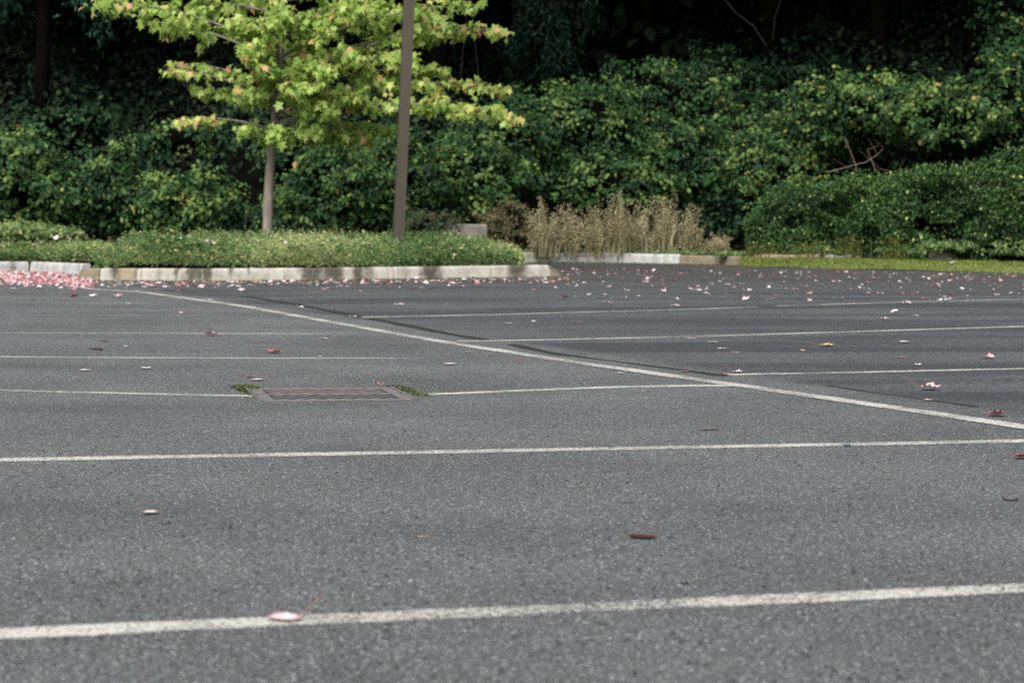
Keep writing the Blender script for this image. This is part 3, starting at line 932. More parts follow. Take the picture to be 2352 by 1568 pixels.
def bush(name, cat, label, cx, cy, rx, ry, Y, depth, m, nl, leaf, tmpl=T_LEAF, core=True, tint=(.45, .2), warm=0.0120, group=None, lump=(.16, .42), nlump=None, cane=9, cane_m=None, sink=0.2, up=0.5, gap=1.0):
    nl = int(nl * 1.15)
    c = at(cx, cy, Y)
    s = Y / FPX
    r = Vector((rx * s, depth, ry * s))
    O = Vector((c.x, c.y, max(0.1, c.z - r.z)))
    root = empty(name, O)
    tag(root, label, cat, group)
    nlump = nlump or max(30, nl // 13)
    ld = rand_dirs(nlump * 4)
    ld = ld[(ld[:, 1] < .35) & (ld[:, 2] > -.9)][:nlump]
    f1 = rng.uniform(0, 6, 6)
    rad = rng.uniform(.66, 1.12, len(ld)) * (1 + .2 * np.sin(ld[:, 0] * 5 + f1[0]) * np.sin(ld[:, 2] * 5 + f1[1]) + .12 * np.sin(ld[:, 0] * 11 + f1[2]) * np.sin(ld[:, 2] * 10 + f1[3]))
    lc = np.array(c) + ld * np.array(r) * rad[:, None] * np.array([1.12, 1, 1.05])
    lr = rng.uniform(*lump, len(ld)) * .48
    w = lr ** 2
    k = rng.choice(len(ld), nl, p=w / w.sum())
    dd = rand_dirs(nl)
    dd[:, 1] -= .35
    dd[:, 2] += .25
    dd = unit(dd)
    shell = rng.uniform(.1, 1.1, nl) ** .6
    sq_ = np.array([1.15, 1.0, .8])
    pos = lc[k] + dd * (lr[k] * shell)[:, None] * sq_
    # a thin scatter of inner leaves, tinted darker as painted shade
    ni = nl // 6
    di = rand_dirs(ni)
    posi = np.array(c) + di * np.array(r) * rng.uniform(.3, .85, ni)[:, None]
    pos = np.concatenate([pos, posi])
    nrm = np.concatenate([dd * .35 + ld[k] * .35, di * .6]) + np.array([0, -.25, up]) + rng.normal(0, .45, (nl + ni, 3))
    tip_ = np.concatenate([dd, di]) * .5 + np.array([0, -.2, -.8]) + rng.normal(0, .5, (nl + ni, 3))
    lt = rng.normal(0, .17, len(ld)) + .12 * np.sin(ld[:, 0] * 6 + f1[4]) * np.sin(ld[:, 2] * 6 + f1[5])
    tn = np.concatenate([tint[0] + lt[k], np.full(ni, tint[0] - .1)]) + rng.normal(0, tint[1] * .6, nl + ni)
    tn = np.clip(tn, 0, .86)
    wm = rng.uniform(0, 1, nl + ni) < warm
    tn[wm] = rng.uniform(.86, 1, wm.sum())
    keep = pos[:, 2] > 0.12
    sz = np.clip(rng.lognormal(-.12, .33, nl + ni), .4, 1.6) * leaf * .78
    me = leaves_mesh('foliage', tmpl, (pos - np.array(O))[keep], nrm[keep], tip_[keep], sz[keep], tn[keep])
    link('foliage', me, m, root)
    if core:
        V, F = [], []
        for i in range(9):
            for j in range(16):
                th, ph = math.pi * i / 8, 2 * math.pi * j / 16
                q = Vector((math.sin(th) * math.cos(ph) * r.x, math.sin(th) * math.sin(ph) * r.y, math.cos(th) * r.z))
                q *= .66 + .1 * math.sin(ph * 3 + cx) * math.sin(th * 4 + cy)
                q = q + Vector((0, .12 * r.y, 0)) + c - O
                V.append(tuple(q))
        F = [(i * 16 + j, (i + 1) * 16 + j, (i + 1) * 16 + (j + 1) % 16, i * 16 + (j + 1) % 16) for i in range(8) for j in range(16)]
        link('shade_core', mesh_np('shade_core', np.array(V), np.array(F), 4), M['soil'], root, smooth=True)  # near-black lump inside the bush, painted shade for the leaf gaps
    if cane:
        canes(root, O, c, r, cane, cane_m or M['dark_bark'])
    return root


GBK = 'bramble bushes on the bank'
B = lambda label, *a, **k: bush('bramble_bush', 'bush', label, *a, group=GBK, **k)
B('bright green bramble bush on the bank far from the pole beside the clipped low shrub', 40, 425, 115, 130, 34.6, .9, M['bramble'], 3230, .115, tint=(.62, .2))
B('round mid green bramble bush between the bright one and the yellowish one', 225, 445, 115, 105, 35.0, .9, M['bramble'], 3060, .11, tint=(.55, .2))
B('low yellowish bramble bush in front of the dark hollow beside the maple', 425, 475, 105, 75, 34.6, .8, M['bramble'], 2210, .11, tint=(.66, .2), warm=0.0180)
B('sparse bramble spray at the upper edge of the dark hollow', 400, 325, 100, 40, 36.0, .8, M['bramble'], 420, .11, tint=(.5, .2), warm=0.0150, gap=1.6)
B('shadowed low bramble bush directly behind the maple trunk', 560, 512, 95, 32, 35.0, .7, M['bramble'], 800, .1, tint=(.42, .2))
B('leafy bramble bush between the maple trunk and the lamp post', 765, 440, 115, 105, 35.2, .9, M['bramble'], 2890, .11, tint=(.55, .2), warm=0.0150)
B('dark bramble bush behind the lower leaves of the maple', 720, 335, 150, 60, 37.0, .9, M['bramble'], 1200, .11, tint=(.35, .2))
B('bramble bush with yellow leaves just behind the lamp post', 925, 415, 110, 120, 36.2, .9, M['bramble'], 2550, .11, tint=(.5, .22), warm=0.0240)
B('bright yellow green bramble bush above the weathered block', 1075, 400, 115, 85, 37.0, .9, M['bramble'], 2210, .115, tint=(.66, .2), warm=0.0240)
B('dark green bramble bush below the orange maple tips', 1160, 320, 120, 85, 38.6, 1.0, M['bramble'], 2040, .11, tint=(.45, .2))
B('tall domed bramble bush rising over the dry grass', 1340, 300, 170, 110, 39.6, 1.2, M['bramble'], 3655, .11, tint=(.52, .22), warm=0.0090)
B('highest bramble bush running up into the dark wood', 1530, 235, 170, 90, 41.0, 1.2, M['bramble'], 3060, .11, tint=(.46, .2), warm=0.0090)
B('bramble bush hanging just over the dry grass plumes', 1400, 420, 150, 65, 38.6, .9, M['bramble'], 2210, .11, tint=(.55, .22), warm=0.0150)
B('broad bramble bush beside the shadowed gap next to the ivy', 1600, 390, 130, 110, 39.3, 1.0, M['bramble'], 2890, .11, tint=(.47, .2), warm=0.0090)
B('yellowing bramble bush at the tapered end of the ivy hedge', 1770, 395, 115, 75, 38.7, .9, M['bramble'], 2125, .11, tint=(.68, .2), warm=0.0300)
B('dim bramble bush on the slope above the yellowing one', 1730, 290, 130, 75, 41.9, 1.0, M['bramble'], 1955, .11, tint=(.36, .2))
B('bramble bush with pale and red leaves above the bare twigs', 1985, 245, 150, 70, 38.5, .9, M['bramble'], 2465, .115, tint=(.6, .24), warm=0.0300)
B('leggy bramble bush hanging over the middle of the ivy hedge', 2175, 265, 120, 72, 37.5, .9, M['bramble'], 2125, .11, tint=(.6, .22), warm=0.0300)
B('high bramble bush rising over the tallest part of the ivy hedge', 2330, 225, 100, 130, 37.7, .9, M['bramble'], 2465, .11, tint=(.5, .22), warm=0.0180)
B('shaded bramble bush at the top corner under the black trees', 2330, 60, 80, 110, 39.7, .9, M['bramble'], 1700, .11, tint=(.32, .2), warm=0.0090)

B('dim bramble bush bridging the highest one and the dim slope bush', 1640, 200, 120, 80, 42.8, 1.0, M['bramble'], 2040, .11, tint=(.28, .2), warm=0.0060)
B('bramble bush filling the slope between the broad one and the yellowing one', 1690, 340, 110, 70, 40.1, .9, M['bramble'], 1955, .11, tint=(.5, .22), warm=0.0090)
B('dim bramble bush on the slope over the bare branches', 1860, 315, 100, 50, 38.9, .8, M['bramble'], 1700, .105, tint=(.45, .22), warm=0.0180)
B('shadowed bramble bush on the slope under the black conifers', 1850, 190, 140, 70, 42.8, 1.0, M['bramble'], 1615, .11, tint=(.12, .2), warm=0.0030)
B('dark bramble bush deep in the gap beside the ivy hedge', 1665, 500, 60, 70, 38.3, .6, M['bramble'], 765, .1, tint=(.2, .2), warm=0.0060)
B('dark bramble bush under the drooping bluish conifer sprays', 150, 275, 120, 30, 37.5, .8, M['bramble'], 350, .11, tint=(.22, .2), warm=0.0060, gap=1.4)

# clipped low shrub by the leaf pile
bush('low_shrub', 'shrub', 'clipped low shrub with dark shade beneath it by the leaf pile', 60, 532, 120, 16, 31.5, .6, M['cover'], 2000, .07, tint=(.55, .2), warm=0.0150, lump=(.12, .22), cane=10)
# withered shrub and neighbours of the block
bush('withered_shrub', 'shrub', 'brown withered shrub next to the weathered block', 1165, 520, 62, 50, 36.2, .5, M['withered'], 1900, .06, tint=(.6, .25), warm=.1, lump=(.12, .26), cane=16, cane_m=M['darktwig'])
bush('grey_shrub', 'shrub', 'grey green feathery shrub between lamp post and weathered block', 985, 522, 62, 36, 34.6, .5, M['withered'], 1500, .055, tint=(.18, .2), warm=0.0120, lump=(.12, .24), cane=8)
bush('feathery_shrub', 'shrub', 'grey green feathery shrub above the weathered block', 1120, 474, 60, 22, 37.2, .4, M['withered'], 900, .055, tint=(.15, .2), warm=0.0480, lump=(.12, .24), cane=8)
GW = 'yellow green weeds at the foot of the ivy hedge'
for (cx, cy, rx, ry, Y, lb) in ((1860, 556, 34, 26, 33.3, 'yellowish weed clump beside the end of the ivy hedge'), (1952, 548, 28, 32, 32.8, 'tall yellow green weed clump against the ivy hedge'),
                                (2050, 548, 26, 30, 32.3, 'weed clump with a red leaf caught in it'), (1755, 560, 40, 20, 34.0, 'straggling brown weed clump beside the kerb stub')):
    Yw = edge_y(cx) + 1.15
    c_ = at(cx, cy + ry, Yw)
    Ow = Vector((c_.x, Yw, 0.2))
    rt = empty('weed_clump', Ow)
    tag(rt, lb, 'weeds', GW)
    k = 170
    ww = rx * Yw / FPX * .6
    bs_ = np.stack([rng.normal(0, ww, k), rng.normal(0, .15, k), np.zeros(k)], 1)
    hw = max(.2, at(cx, cy - ry, Yw).z - .2) * .75 * rng.beta(1.5, 1.8, k)
    link('foliage', blades('foliage', bs_, hw, rng.uniform(.008, .016, k), rng.uniform(.1, .9, k), rng.beta(2, 2, k), M['weed']), M['weed'], rt)
    q_ = bs_[rng.integers(0, k, 300)] + np.stack([rng.normal(0, .04, 300), rng.normal(0, .04, 300), rng.uniform(.05, .9, 300) * hw.max()], 1)
    link('leaves', leaves_mesh('leaves', T_LEAF, q_, rng.normal(0, 1, (300, 3)) + np.array([0, -.5, .5]), rng.normal(0, 1, (300, 3)), rng.uniform(.025, .05, 300), rng.beta(2, 2, 300)), M['weed'], rt)
GC = 'creeping plants behind the grass strip'
for (cx, cy, rx, ry, Y, lb) in ((1900, 577, 70, 8, 33.2, 'low creeping plant behind the long fallen log'), (2065, 574, 45, 8, 32.2, 'creeping plant beside the pale log'), (2200, 566, 90, 10, 31.6, 'long creeping plant behind the pale stone'), (2330, 570, 60, 15, 30.6, 'bushy creeping plant at the end of the grass strip')):
    bush('creeping_plant', 'plant', lb, cx, cy, rx, ry, edge_y(cx) + 1.5, .3, M['cover'], 800, .055, tint=(.35, .25), warm=0.0150, group=GC, lump=(.08, .16), cane=0)

# --- ivy hedge
hp = [(px, edge_y(px) + 1.55) for px in (1706, 1850, 2100, 2352, 2700)]
def ivy_top(px): return float(np.interp(px, [1715, 1760, 1800, 1900, 2000, 2150, 2250, 2352, 2700], [505, 448, 436, 416, 402, 390, 372, 348, 320]))
iv0 = at(2050, 560, 32.8)
ivr = empty('ivy_hedge', (iv0.x, iv0.y, 0.15))
tag(ivr, 'dense dark green ivy hedge with small glossy leaves rising along the grass strip', 'hedge')
O = Vector((iv0.x, iv0.y, 0.15))
n = 46000
pxs = rng.uniform(1712, 2700, n)
vv = rng.uniform(0, 1.0, n) ** .9
pos, nrm = np.zeros((n, 3)), np.zeros((n, 3))
YH = np.interp(pxs, [q[0] for q in hp], [q[1] for q in hp])
for i in range(n):
    tz = at(pxs[i], ivy_top(pxs[i]), YH[i] + .35)
    z0 = 0.22
    v = vv[i]
    x = tz.x
    z = z0 + (tz.z - z0) * v
    bulge = .16 * math.sin(x * 2.3 + z * 1.9) + .1 * math.sin(x * 5.1 - z * 4.2) + .06 * math.sin(x * 11 + z * 9)
    topr = max(0, (v - .72) / .28)
    hole = math.sin(x * 3.3 + 1.7 * math.sin(z * 2.9)) * math.sin(z * 5.2 + 1.3 * math.sin(x * 2.1)) + .6 * math.sin(x * 8.7 + z * 3) * math.sin(z * 9.1 - x * 2)
    y = YH[i] + .08 * v + .22 * topr ** 4 - bulge * .8 + rng.normal(0, .09)
    if hole > .45 and v < .9: y += rng.uniform(.2, .5)
    if v > .9 and rng.uniform() < .35:
        y += rng.uniform(0, .9); z = tz.z + .06 * math.sin(x * 6) + rng.normal(0, .05)
    if rng.uniform() < .03: y -= rng.uniform(0, .2); z += rng.uniform(-.05, .14)
    pos[i] = (x, y, z)
    nrm[i] = (-.25 + .5 * math.cos(x * 2.3), -1.0 + topr * .6, .35 + topr * .8)
nrm = unit(nrm) + rng.normal(0, .7, (n, 3))
tip_ = np.array([0, -.25, -1.0]) + rng.normal(0, .5, (n, 3))
tn = np.clip(.42 + .16 * np.sin(pos[:, 0] * 3.1) * np.sin(pos[:, 2] * 4.0) + rng.normal(0, .16, n) + .15 * (vv > .85), 0, .95)
lt = rng.uniform(0, 1, n) < .02
tn[lt] = 1.0
link('foliage', leaves_mesh('foliage', T_LEAF, pos - np.array(O), nrm, tip_, rng.uniform(.036, .068, n), tn), M['ivy'], ivr)
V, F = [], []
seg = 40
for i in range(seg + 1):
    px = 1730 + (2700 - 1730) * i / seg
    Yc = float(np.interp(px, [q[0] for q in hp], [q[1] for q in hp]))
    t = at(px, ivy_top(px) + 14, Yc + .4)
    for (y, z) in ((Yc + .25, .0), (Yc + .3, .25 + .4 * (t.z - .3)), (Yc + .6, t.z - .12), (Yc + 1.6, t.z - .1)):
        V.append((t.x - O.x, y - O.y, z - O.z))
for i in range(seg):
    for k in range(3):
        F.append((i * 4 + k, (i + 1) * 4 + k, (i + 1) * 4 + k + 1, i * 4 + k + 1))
link('shade_core', mesh_np('shade_core', np.array(V), np.array(F), 4), M['soil'], ivr)  # near-black sheet behind the ivy, painted shade for its holes

# --- dry grass clumps
GD = 'dry grass clumps behind the far kerb'
DGW = .9
DG = [(1250, 578, 462, 40, 'loose dry grass clump next to the withered shrub'), (1310, 578, 478, 40, 'low wide dry grass clump behind the first clean kerb stone'), (1365, 578, 470, 34, 'dry grass clump with brown foot between two wider clumps'),
      (1420, 580, 452, 42, 'bushy dry grass clump over the open kerb joint'), (1470, 580, 468, 40, 'dense tan dry grass clump'), (1530, 582, 448, 36, 'tallest dry grass clump with pale plumes'), (1575, 584, 476, 36, 'thin dark based dry grass clump at the shadowed gap'),
      (1640, 588, 540, 44, 'short brown dry grass clump behind the dirty kerb stone')]
for (px, yb, yt, w, lb) in DG:
    w *= DGW
    Y = gp(min(px, 1690), 606).y + .95
    c = at(px, yb, Y)
    s = Y / FPX
    O = Vector((c.x, Y, 0.19))
    root = empty('dry_grass_clump', O)
    tag(root, lb, 'dry grass', GD)
    hgt = at(px, yt, Y).z - 0.19
    n = 420
    bx = rng.normal(0, w * s * .45, n)
    by = rng.normal(0, .22, n)
    base = np.stack([bx, by, np.zeros(n)], 1)
    hh = hgt * rng.beta(1.6, 1.8, n) * np.exp(-(bx / (w * s * 1.0)) ** 2)
    link('foliage', blades('foliage', base, hh, rng.uniform(.007, .016, n), rng.uniform(.05, .75, n), np.clip(rng.normal(.42, .26, n), 0, 1), M['straw']), M['straw'], root)
    # plumes: little seed chaff along taller stalks
    pl_p, pl_t = [], []
    for k in range(44):
        sx, sy_ = random.choice((-.45, 0, .5)) * w * s + random.gauss(0, w * s * .2), random.gauss(0, .18)
        h = hgt * random.uniform(.35, 1.12) * math.exp(-(sx / (w * s * 1.2)) ** 2)
        ln_ = random.gauss(0, .1)
        for j in range(85):
            t = random.uniform(.38, 1)
            pl_p.append((sx + ln_ * t * t + random.gauss(0, .03), sy_ + random.gauss(0, .03), h * t))
            pl_t.append(random.gauss(.62, .2))
    pl_p = np.array(pl_p)
    link('seed_heads', leaves_mesh('seed_heads', T_SMALL, pl_p, rand_dirs(len(pl_p)), np.array([0, 0, 1.0]) + rng.normal(0, .45, (len(pl_p), 3)), rng.uniform(.014, .034, len(pl_p)), np.array(pl_t)), M['straw'], root)

# --- verge ground cover just behind the far kerb
n = 9000
px = rng.uniform(1195, 1720, n)
P = np.zeros((n, 3))
for i in range(n):
    q = gp(px[i], float(np.interp(px[i], [1195, 1390, 1530, 1690, 1790], [604, 604, 606, 609, 611])))
    P[i] = (q.x, q.y + .2 + abs(rng.normal(0, .35)), .2 + rng.uniform(0, .07))
o = link('verge_plants', leaves_mesh('verge_plants', T_LEAF, P, np.array([0, -.5, .7]) + rng.normal(0, .5, (n, 3)), np.array([0, -.2, .6]) + rng.normal(0, .6, (n, 3)), rng.uniform(.03, .07, n), np.clip(rng.normal(.4, .2, n), 0, 1)), M['cover'])
tag(o, 'low green growth along the back of the far kerb', 'ground cover', kind='stuff')

# ================================================================== GROUND COVER ON THE ISLAND
def isl_front(x): return LEFT_Y if x < ISL[0].x else float(np.interp(x, [-20, ISL[0].x, ISL[2].x, ISL[3].x, 20], [28.35, ISL[0].y, ISL[2].y, ISL[3].y, ISL[3].y]))
n = 130000
xr = ISL[3].x - .42
X = rng.uniform(-9.5, xr, n)
T = rng.uniform(0, 1, n) ** 1.25
front = np.array([isl_front(x) if x > ISL[0].x + .1 else LEFT_Y + .02 for x in X])
back = np.where(X > -1.0, 31.4 - (X + 1.0) * .55, 33.8)
Yc = front + .10 + T * (back - front - .1)
end = np.clip((xr - X) / .9, 0, 1) ** .5
lip = .10 + .07 * np.sin(X * 2.7) + .05 * np.sin(X * 6.1 + 1) + .03 * np.sin(X * 14)
edge = np.clip((Yc - front - lip * .4) / .16, 0, 1) ** .45
bump = .0 + .075 * np.sin(X * 3.1 + Yc * 1.3) + .05 * np.sin(X * 7.7 - Yc * 3.1) + .045 * np.sin(X * 15 + Yc * 9)
leftd = np.where(X < ISL[0].x + .25, .55, 1.0)
Ht = (.16 + (.24 + .03 * T + bump) * (.3 + .7 * edge) * (.35 + .65 * end) * leftd)
inner = rng.uniform(0, 1, n)
Z = np.where(inner < .55, Ht + rng.normal(0, .018, n), .15 + (Ht - .15) * rng.uniform(.05, 1, n))
sprig = rng.uniform(0, 1, n) < .06
Z[sprig] += rng.uniform(0, .11, sprig.sum())
low = (Yc - front < 1.7) & (Z < .375 + .065 * np.sin(X * 3.7) * np.sin(X * 1.3 + 2) + .03 * np.sin(X * 9.3)) & (rng.uniform(0, 1, n) < .93) & (X > ISL[0].x + .3) & (X < xr - .5)
up_ = low & (Ht > .385)
Z = np.where(up_, Ht + rng.normal(0, .03, n), Z)
Yc = np.where(low & ~up_, Yc + 2.4, Yc)
# leave the hollow beneath the clipped shrub open
lean = -.3 * (1 - edge)
P = np.stack([X, Yc, Z], 1)
nr = np.stack([rng.normal(0, .5, n), -.45 + lean + rng.normal(0, .45, n), .8 + rng.normal(0, .3, n)], 1)
tp_ = rng.normal(0, .6, (n, 3)) + np.array([0, -.4, .1])
tn = np.clip(.45 + .15 * np.sin(X * 1.2 + Yc * .9) + .18 * np.sin(X * 2.2 + 1) + .2 * (T - .3) + rng.normal(0, .18, n), 0, .92)
wm = rng.uniform(0, 1, n) < .06
tn[wm] = rng.uniform(.9, 1, wm.sum())
o = link('ground_cover', leaves_mesh('ground_cover', T_SMALL, P, nr, tp_, np.clip(rng.lognormal(-3.42, .38, n), .014, .08), tn), M['cover'])
tag(o, 'low green creeping ground cover filling the kerbed island', 'ground cover', kind='stuff')
gsel = np.where((Z > Ht - .05) & (Yc - front > .12))[0]
gsel = gsel[rng.permutation(len(gsel))[:480]]
GCP = np.stack([X[gsel], Yc[gsel], Z[gsel] + .02], 1)
# fine stalks standing out of it
n2 = 11000
k = rng.integers(0, n, n2)
o = link('ground_cover_stalks', blades('ground_cover_stalks', np.stack([X[k], Yc[k], Ht[k] - .05], 1), rng.uniform(.06, .2, n2), rng.uniform(.004, .009, n2), rng.uniform(0, 1.2, n2), np.clip(rng.normal(.68, .2, n2), 0, 1), M['cover']), M['cover'])
tag(o, 'fine upright stalks rising above the island ground cover', 'ground cover', kind='stuff')

# block
bc = at(1072, 524, 35.4)
br_ = MB()
cb = Vector((bc.x, 35.4, .0))
for dx, w, h in ((-.16, .33, .62), (.19, .34, .57)):
    pass
b = MB()
b.box((0, 0, .36), (.66, .3, .52), R(8))
o = b.build('concrete_block', M['weathered'], bevel=0.03)
o.location = (bc.x, 35.4, 0.1)
tag(o, 'weathered pale concrete block between the ground cover and the withered shrub', 'block')

# logs and stones behind the grass strip
def log(pxa, pya, pxb, pyb, r, label, m):
    A, Bp = at(pxa, pya, edge_y(pxa) + .75 + .3), at(pxb, pyb, edge_y(pxb) + 1.05)
    root_pts = [A.lerp(Bp, t) + Vector((0, 0, .012 * math.sin(t * 9))) for t in np.linspace(0, 1, 7)]
    b = MB()
    b.tube([p - A for p in root_pts], [r * random.uniform(.85, 1.1) for _ in range(7)], 9)
    o = b.build('fallen_log', m, smooth=False)
    o.location = A
    tag(o, label, 'log', 'logs behind the grass strip')
M['log'] = plain_mat('weathered log', (0.16, 0.11, 0.07), (0.33, 0.25, 0.18), 10.0, .85, (.3, 1, 1))
log(1732, 593, 1886, 592, .055, 'long brown weathered log lying behind the start of the grass strip', M['log'])
log(1898, 592, 1958, 592.5, .045, 'short pale weathered log beside the long brown one', M['weathered'])
b = MB()
b.box((0, 0, .06), (.34, .2, .16), R(-12))
b.box((.13, -.02, .1), (.16, .16, .14), R(20))
o = b.build('broken_stone', M['weathered'], bevel=0.02)
q = at(2160, 592, edge_y(2160) + 1.45)
o.location = (q.x, q.y, q.z - .06)
tag(o, 'pale broken stone behind the grass strip', 'stone')

# bare dead branches above the ivy hedge
def dead(pts, Y, label, r=.0055):
    P3 = [at(x, y, Y) for x, y in pts]
    b = MB()
    O = P3[0]
    b.tube([p - O for p in P3], [r * (1 - .6 * i / (len(P3) - 1)) for i in range(len(P3))], 6)
    for i in range(1, len(P3)):
        e = P3[i] + Vector((random.uniform(-.25, .25), -.1, random.uniform(.05, .3)))
        b.tube([P3[i] - O, e - O], [r * .5, r * .25], 5)
    o = b.build('dead_branch', M['twig'])
    o.location = O
    tag(o, label, 'branch', 'bare branches over the ivy hedge')
dead([(1900, 396), (1945, 384), (1990, 372), (2016, 355), (2030, 340)], 36.3, 'long bare branch arching up out of the ivy hedge')
dead([(1968, 405), (1966, 380), (1952, 345), (1940, 318)], 36.2, 'bare twig standing nearly upright out of the ivy hedge', .006)
dead([(2012, 395), (2003, 370), (1992, 345)], 36.2, 'short bare twig leaning against the arching branch', .005)
dead([(2080, 392), (2060, 396), (2020, 388)], 36.1, 'flat bare twig lying along the ivy hedge top', .0045)

# ================================================================== DARK WOOD
GT = 'conifers in the dark wood'
def conifer(px, Y, h, label, spread, z_low, nb, tint, twigs=9, trunk_r=.2):
    c = at(px, 520, Y)
    t = Y - float(foot(c.x)) - .4
    z0 = float(bank_h(max(0, t))) - .15
    O = Vector((c.x, Y, z0))
    root = empty('conifer', O)
    tag(root, label, 'tree', GT)
    b = MB()
    b.tube([Vector((0, 0, h * i / 8)) + Vector((.05 * math.sin(i), 0, 0)) for i in range(9)], [trunk_r * (1 - .1 * i) + .02 for i in range(9)], 10)
    bb = b
    pos, tips, sz = [], [], []
    for k in range(nb):
        z = z_low + (h - z_low) * (k / nb) ** 1.1
        ln = spread * (1 - .75 * (z - z_low) / (h - z_low)) * random.uniform(.7, 1.1)
        a = random.uniform(0, 2 * math.pi)
        dv = Vector((math.cos(a), math.sin(a), 0))
        pr = [dv * (ln * s) + Vector((0, 0, z + ln * (.12 * s - .5 * s * s))) for s in (0, .25, .5, .75, 1.0)]
        bb.tube(pr, [.05, .04, .03, .02, .008], 5)
        for j in range(twigs):
            s = random.uniform(.25, 1.0)
            i0 = min(3, int(s * 4))
            p = pr[i0].lerp(pr[i0 + 1], s * 4 - i0)
            sd = Vector((-dv.y, dv.x, 0)) * random.uniform(-.6, .6) * (1.15 - s) * 1.2
            e = p + sd + Vector((random.gauss(0, .1), random.gauss(0, .1), -random.uniform(.25, .8)))
            for q in range(26):
                u = random.random()
                pos.append(p.lerp(e, u) + Vector((random.gauss(0, .06), random.gauss(0, .06), random.gauss(0, .06))))
                tips.append((e - p).normalized() * 1.0 + Vector((random.gauss(0, .5), random.gauss(0, .5), random.gauss(-.2, .3))))
                sz.append(random.uniform(.08, .19))
    bb.build('trunk', M['dark_bark'], root, smooth=True)
    pos = np.array([tuple(p) for p in pos]); tips = np.array([tuple(p) for p in tips])
    n = len(pos)
    link('foliage', leaves_mesh('foliage', (T_NEED[0] * np.array([2.0, 1, 1]), T_NEED[1]), pos, rand_dirs(n) + np.array([0, -.4, .5]), tips, np.array(sz), np.clip(rng.normal(tint, .2, n), 0, 1)), M['needle'], root)

conifer(95, 38.6, 13, 'conifer with bluish drooping sprays above the bright bramble bush', 2.4, 2.9, 130, .66, trunk_r=.12)
conifer(300, 42.5, 15, 'dark conifer seen between the bluish one and the maple crown', 3.4, 2.0, 70, .4)
conifer(1255, 41.2, 15, 'conifer hanging its grey boughs into the black gap beside the maple', 1.0, 2.8, 130, .3, trunk_r=.1)
conifer(560, 44.0, 16, 'dark conifer hidden behind the maple crown', 3.6, 2.5, 60, .3)
conifer(860, 45.5, 16, 'dark conifer standing behind the lamp post', 3.6, 2.5, 60, .2)
conifer(1000, 42.0, 17, 'conifer with high boughs behind the outer maple sprays', 3.4, 4.5, 50, .2)
conifer(1480, 46.0, 17, 'black conifer above the highest bramble bush', 3.8, 3.0, 70, .15)
conifer(1760, 44.5, 17, 'black conifer above the dim bramble bush', 3.8, 3.4, 70, .15)
conifer(2010, 43.0, 17, 'black conifer above the bramble bush with red leaves', 3.8, 3.6, 70, .15)
conifer(2230, 42.0, 16, 'black conifer beside the shaded top corner bramble', 3.6, 3.2, 70, .2)
conifer(-150, 41.0, 15, 'conifer at the open end of the wood behind the bright bramble bush', 3.6, 2.5, 60, .4)
conifer(2480, 40.5, 15, 'conifer past the tallest end of the ivy hedge', 3.6, 3.0, 60, .3)

# undergrowth on the slope, one dim mass
n = 52000
X = rng.uniform(-16, 16, n)
T = rng.uniform(.2, 1, n) ** 1.0 * 13
Yc = foot(X) + .4 + T
Z = bank_h(T) + rng.uniform(0, .55, n) * (1 + .6 * np.sin(X * 1.9 + T))
P = np.stack([X, Yc, Z], 1)
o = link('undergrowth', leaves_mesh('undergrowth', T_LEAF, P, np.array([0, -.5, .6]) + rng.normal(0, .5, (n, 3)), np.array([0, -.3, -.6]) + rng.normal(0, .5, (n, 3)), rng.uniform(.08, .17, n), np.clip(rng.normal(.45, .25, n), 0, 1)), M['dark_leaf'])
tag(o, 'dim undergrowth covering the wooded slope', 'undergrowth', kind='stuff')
# the wood further up the slope: one closed mass of boughs
n = 60000
X = rng.uniform(-34, 34, n)
Yc = rng.uniform(44, 62, n)
Z = bank_h(Yc - foot(X) - .4) + rng.uniform(0.0, 1, n) ** .8 * 13
# and an unseen canopy above the view, added to shade the slope
m2 = 34000
X2 = rng.uniform(-24, 24, m2)
T2 = rng.uniform(0, 1, m2)
Y2 = foot(X2) + 3.2 + T2 * 10 + .8 * np.sin(X2 * .9) + .5 * np.sin(X2 * 2.3)
Z2 = np.maximum(6.3 + (Y2 - 40) * .12 + .5 * np.sin(X2 * 1.3) + rng.uniform(0, 1, m2) * 5.5, 6.1)
X, Yc, Z = np.concatenate([X, X2]), np.concatenate([Yc, Y2]), np.concatenate([Z, Z2])
n += m2
P = np.stack([X, Yc, Z], 1)
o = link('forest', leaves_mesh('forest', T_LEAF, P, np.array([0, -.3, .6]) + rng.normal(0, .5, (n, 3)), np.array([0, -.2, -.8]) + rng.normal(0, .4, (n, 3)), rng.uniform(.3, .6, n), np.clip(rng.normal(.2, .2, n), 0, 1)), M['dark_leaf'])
tag(o, 'black closed forest further up the slope, with an unseen canopy added for shade', 'forest', kind='stuff')
# hanging vines in the black gap
def vine(pts, Y, label):
    P3 = [at(x, y, Y) for x, y in pts]
    b = MB()
    O = P3[-1]
    b.tube([p - O for p in P3], .006, 5)
    o = b.build('hanging_vine', M['vine'])
    o.location = O
    tag(o, label, 'vine', 'vines hanging in the dark wood')
vine([(1072, -60), (1070, 60), (1062, 130), (1058, 190)], 41, 'thin bare vine hanging in the black gap beside the maple sprays')
vine([(1085, -60), (1088, 80), (1096, 140), (1100, 200)], 41.2, 'second thin bare vine, hanging nearer the grey conifer boughs')
vine([(1640, -30), (1690, 30), (1730, 60), (1760, 105)], 41.5, 'bare slanting vine over the highest bramble bush')
vine([(1800, -20), (1780, 40), (1775, 90)], 42.0, 'bare vine hanging above the dim bramble bush')

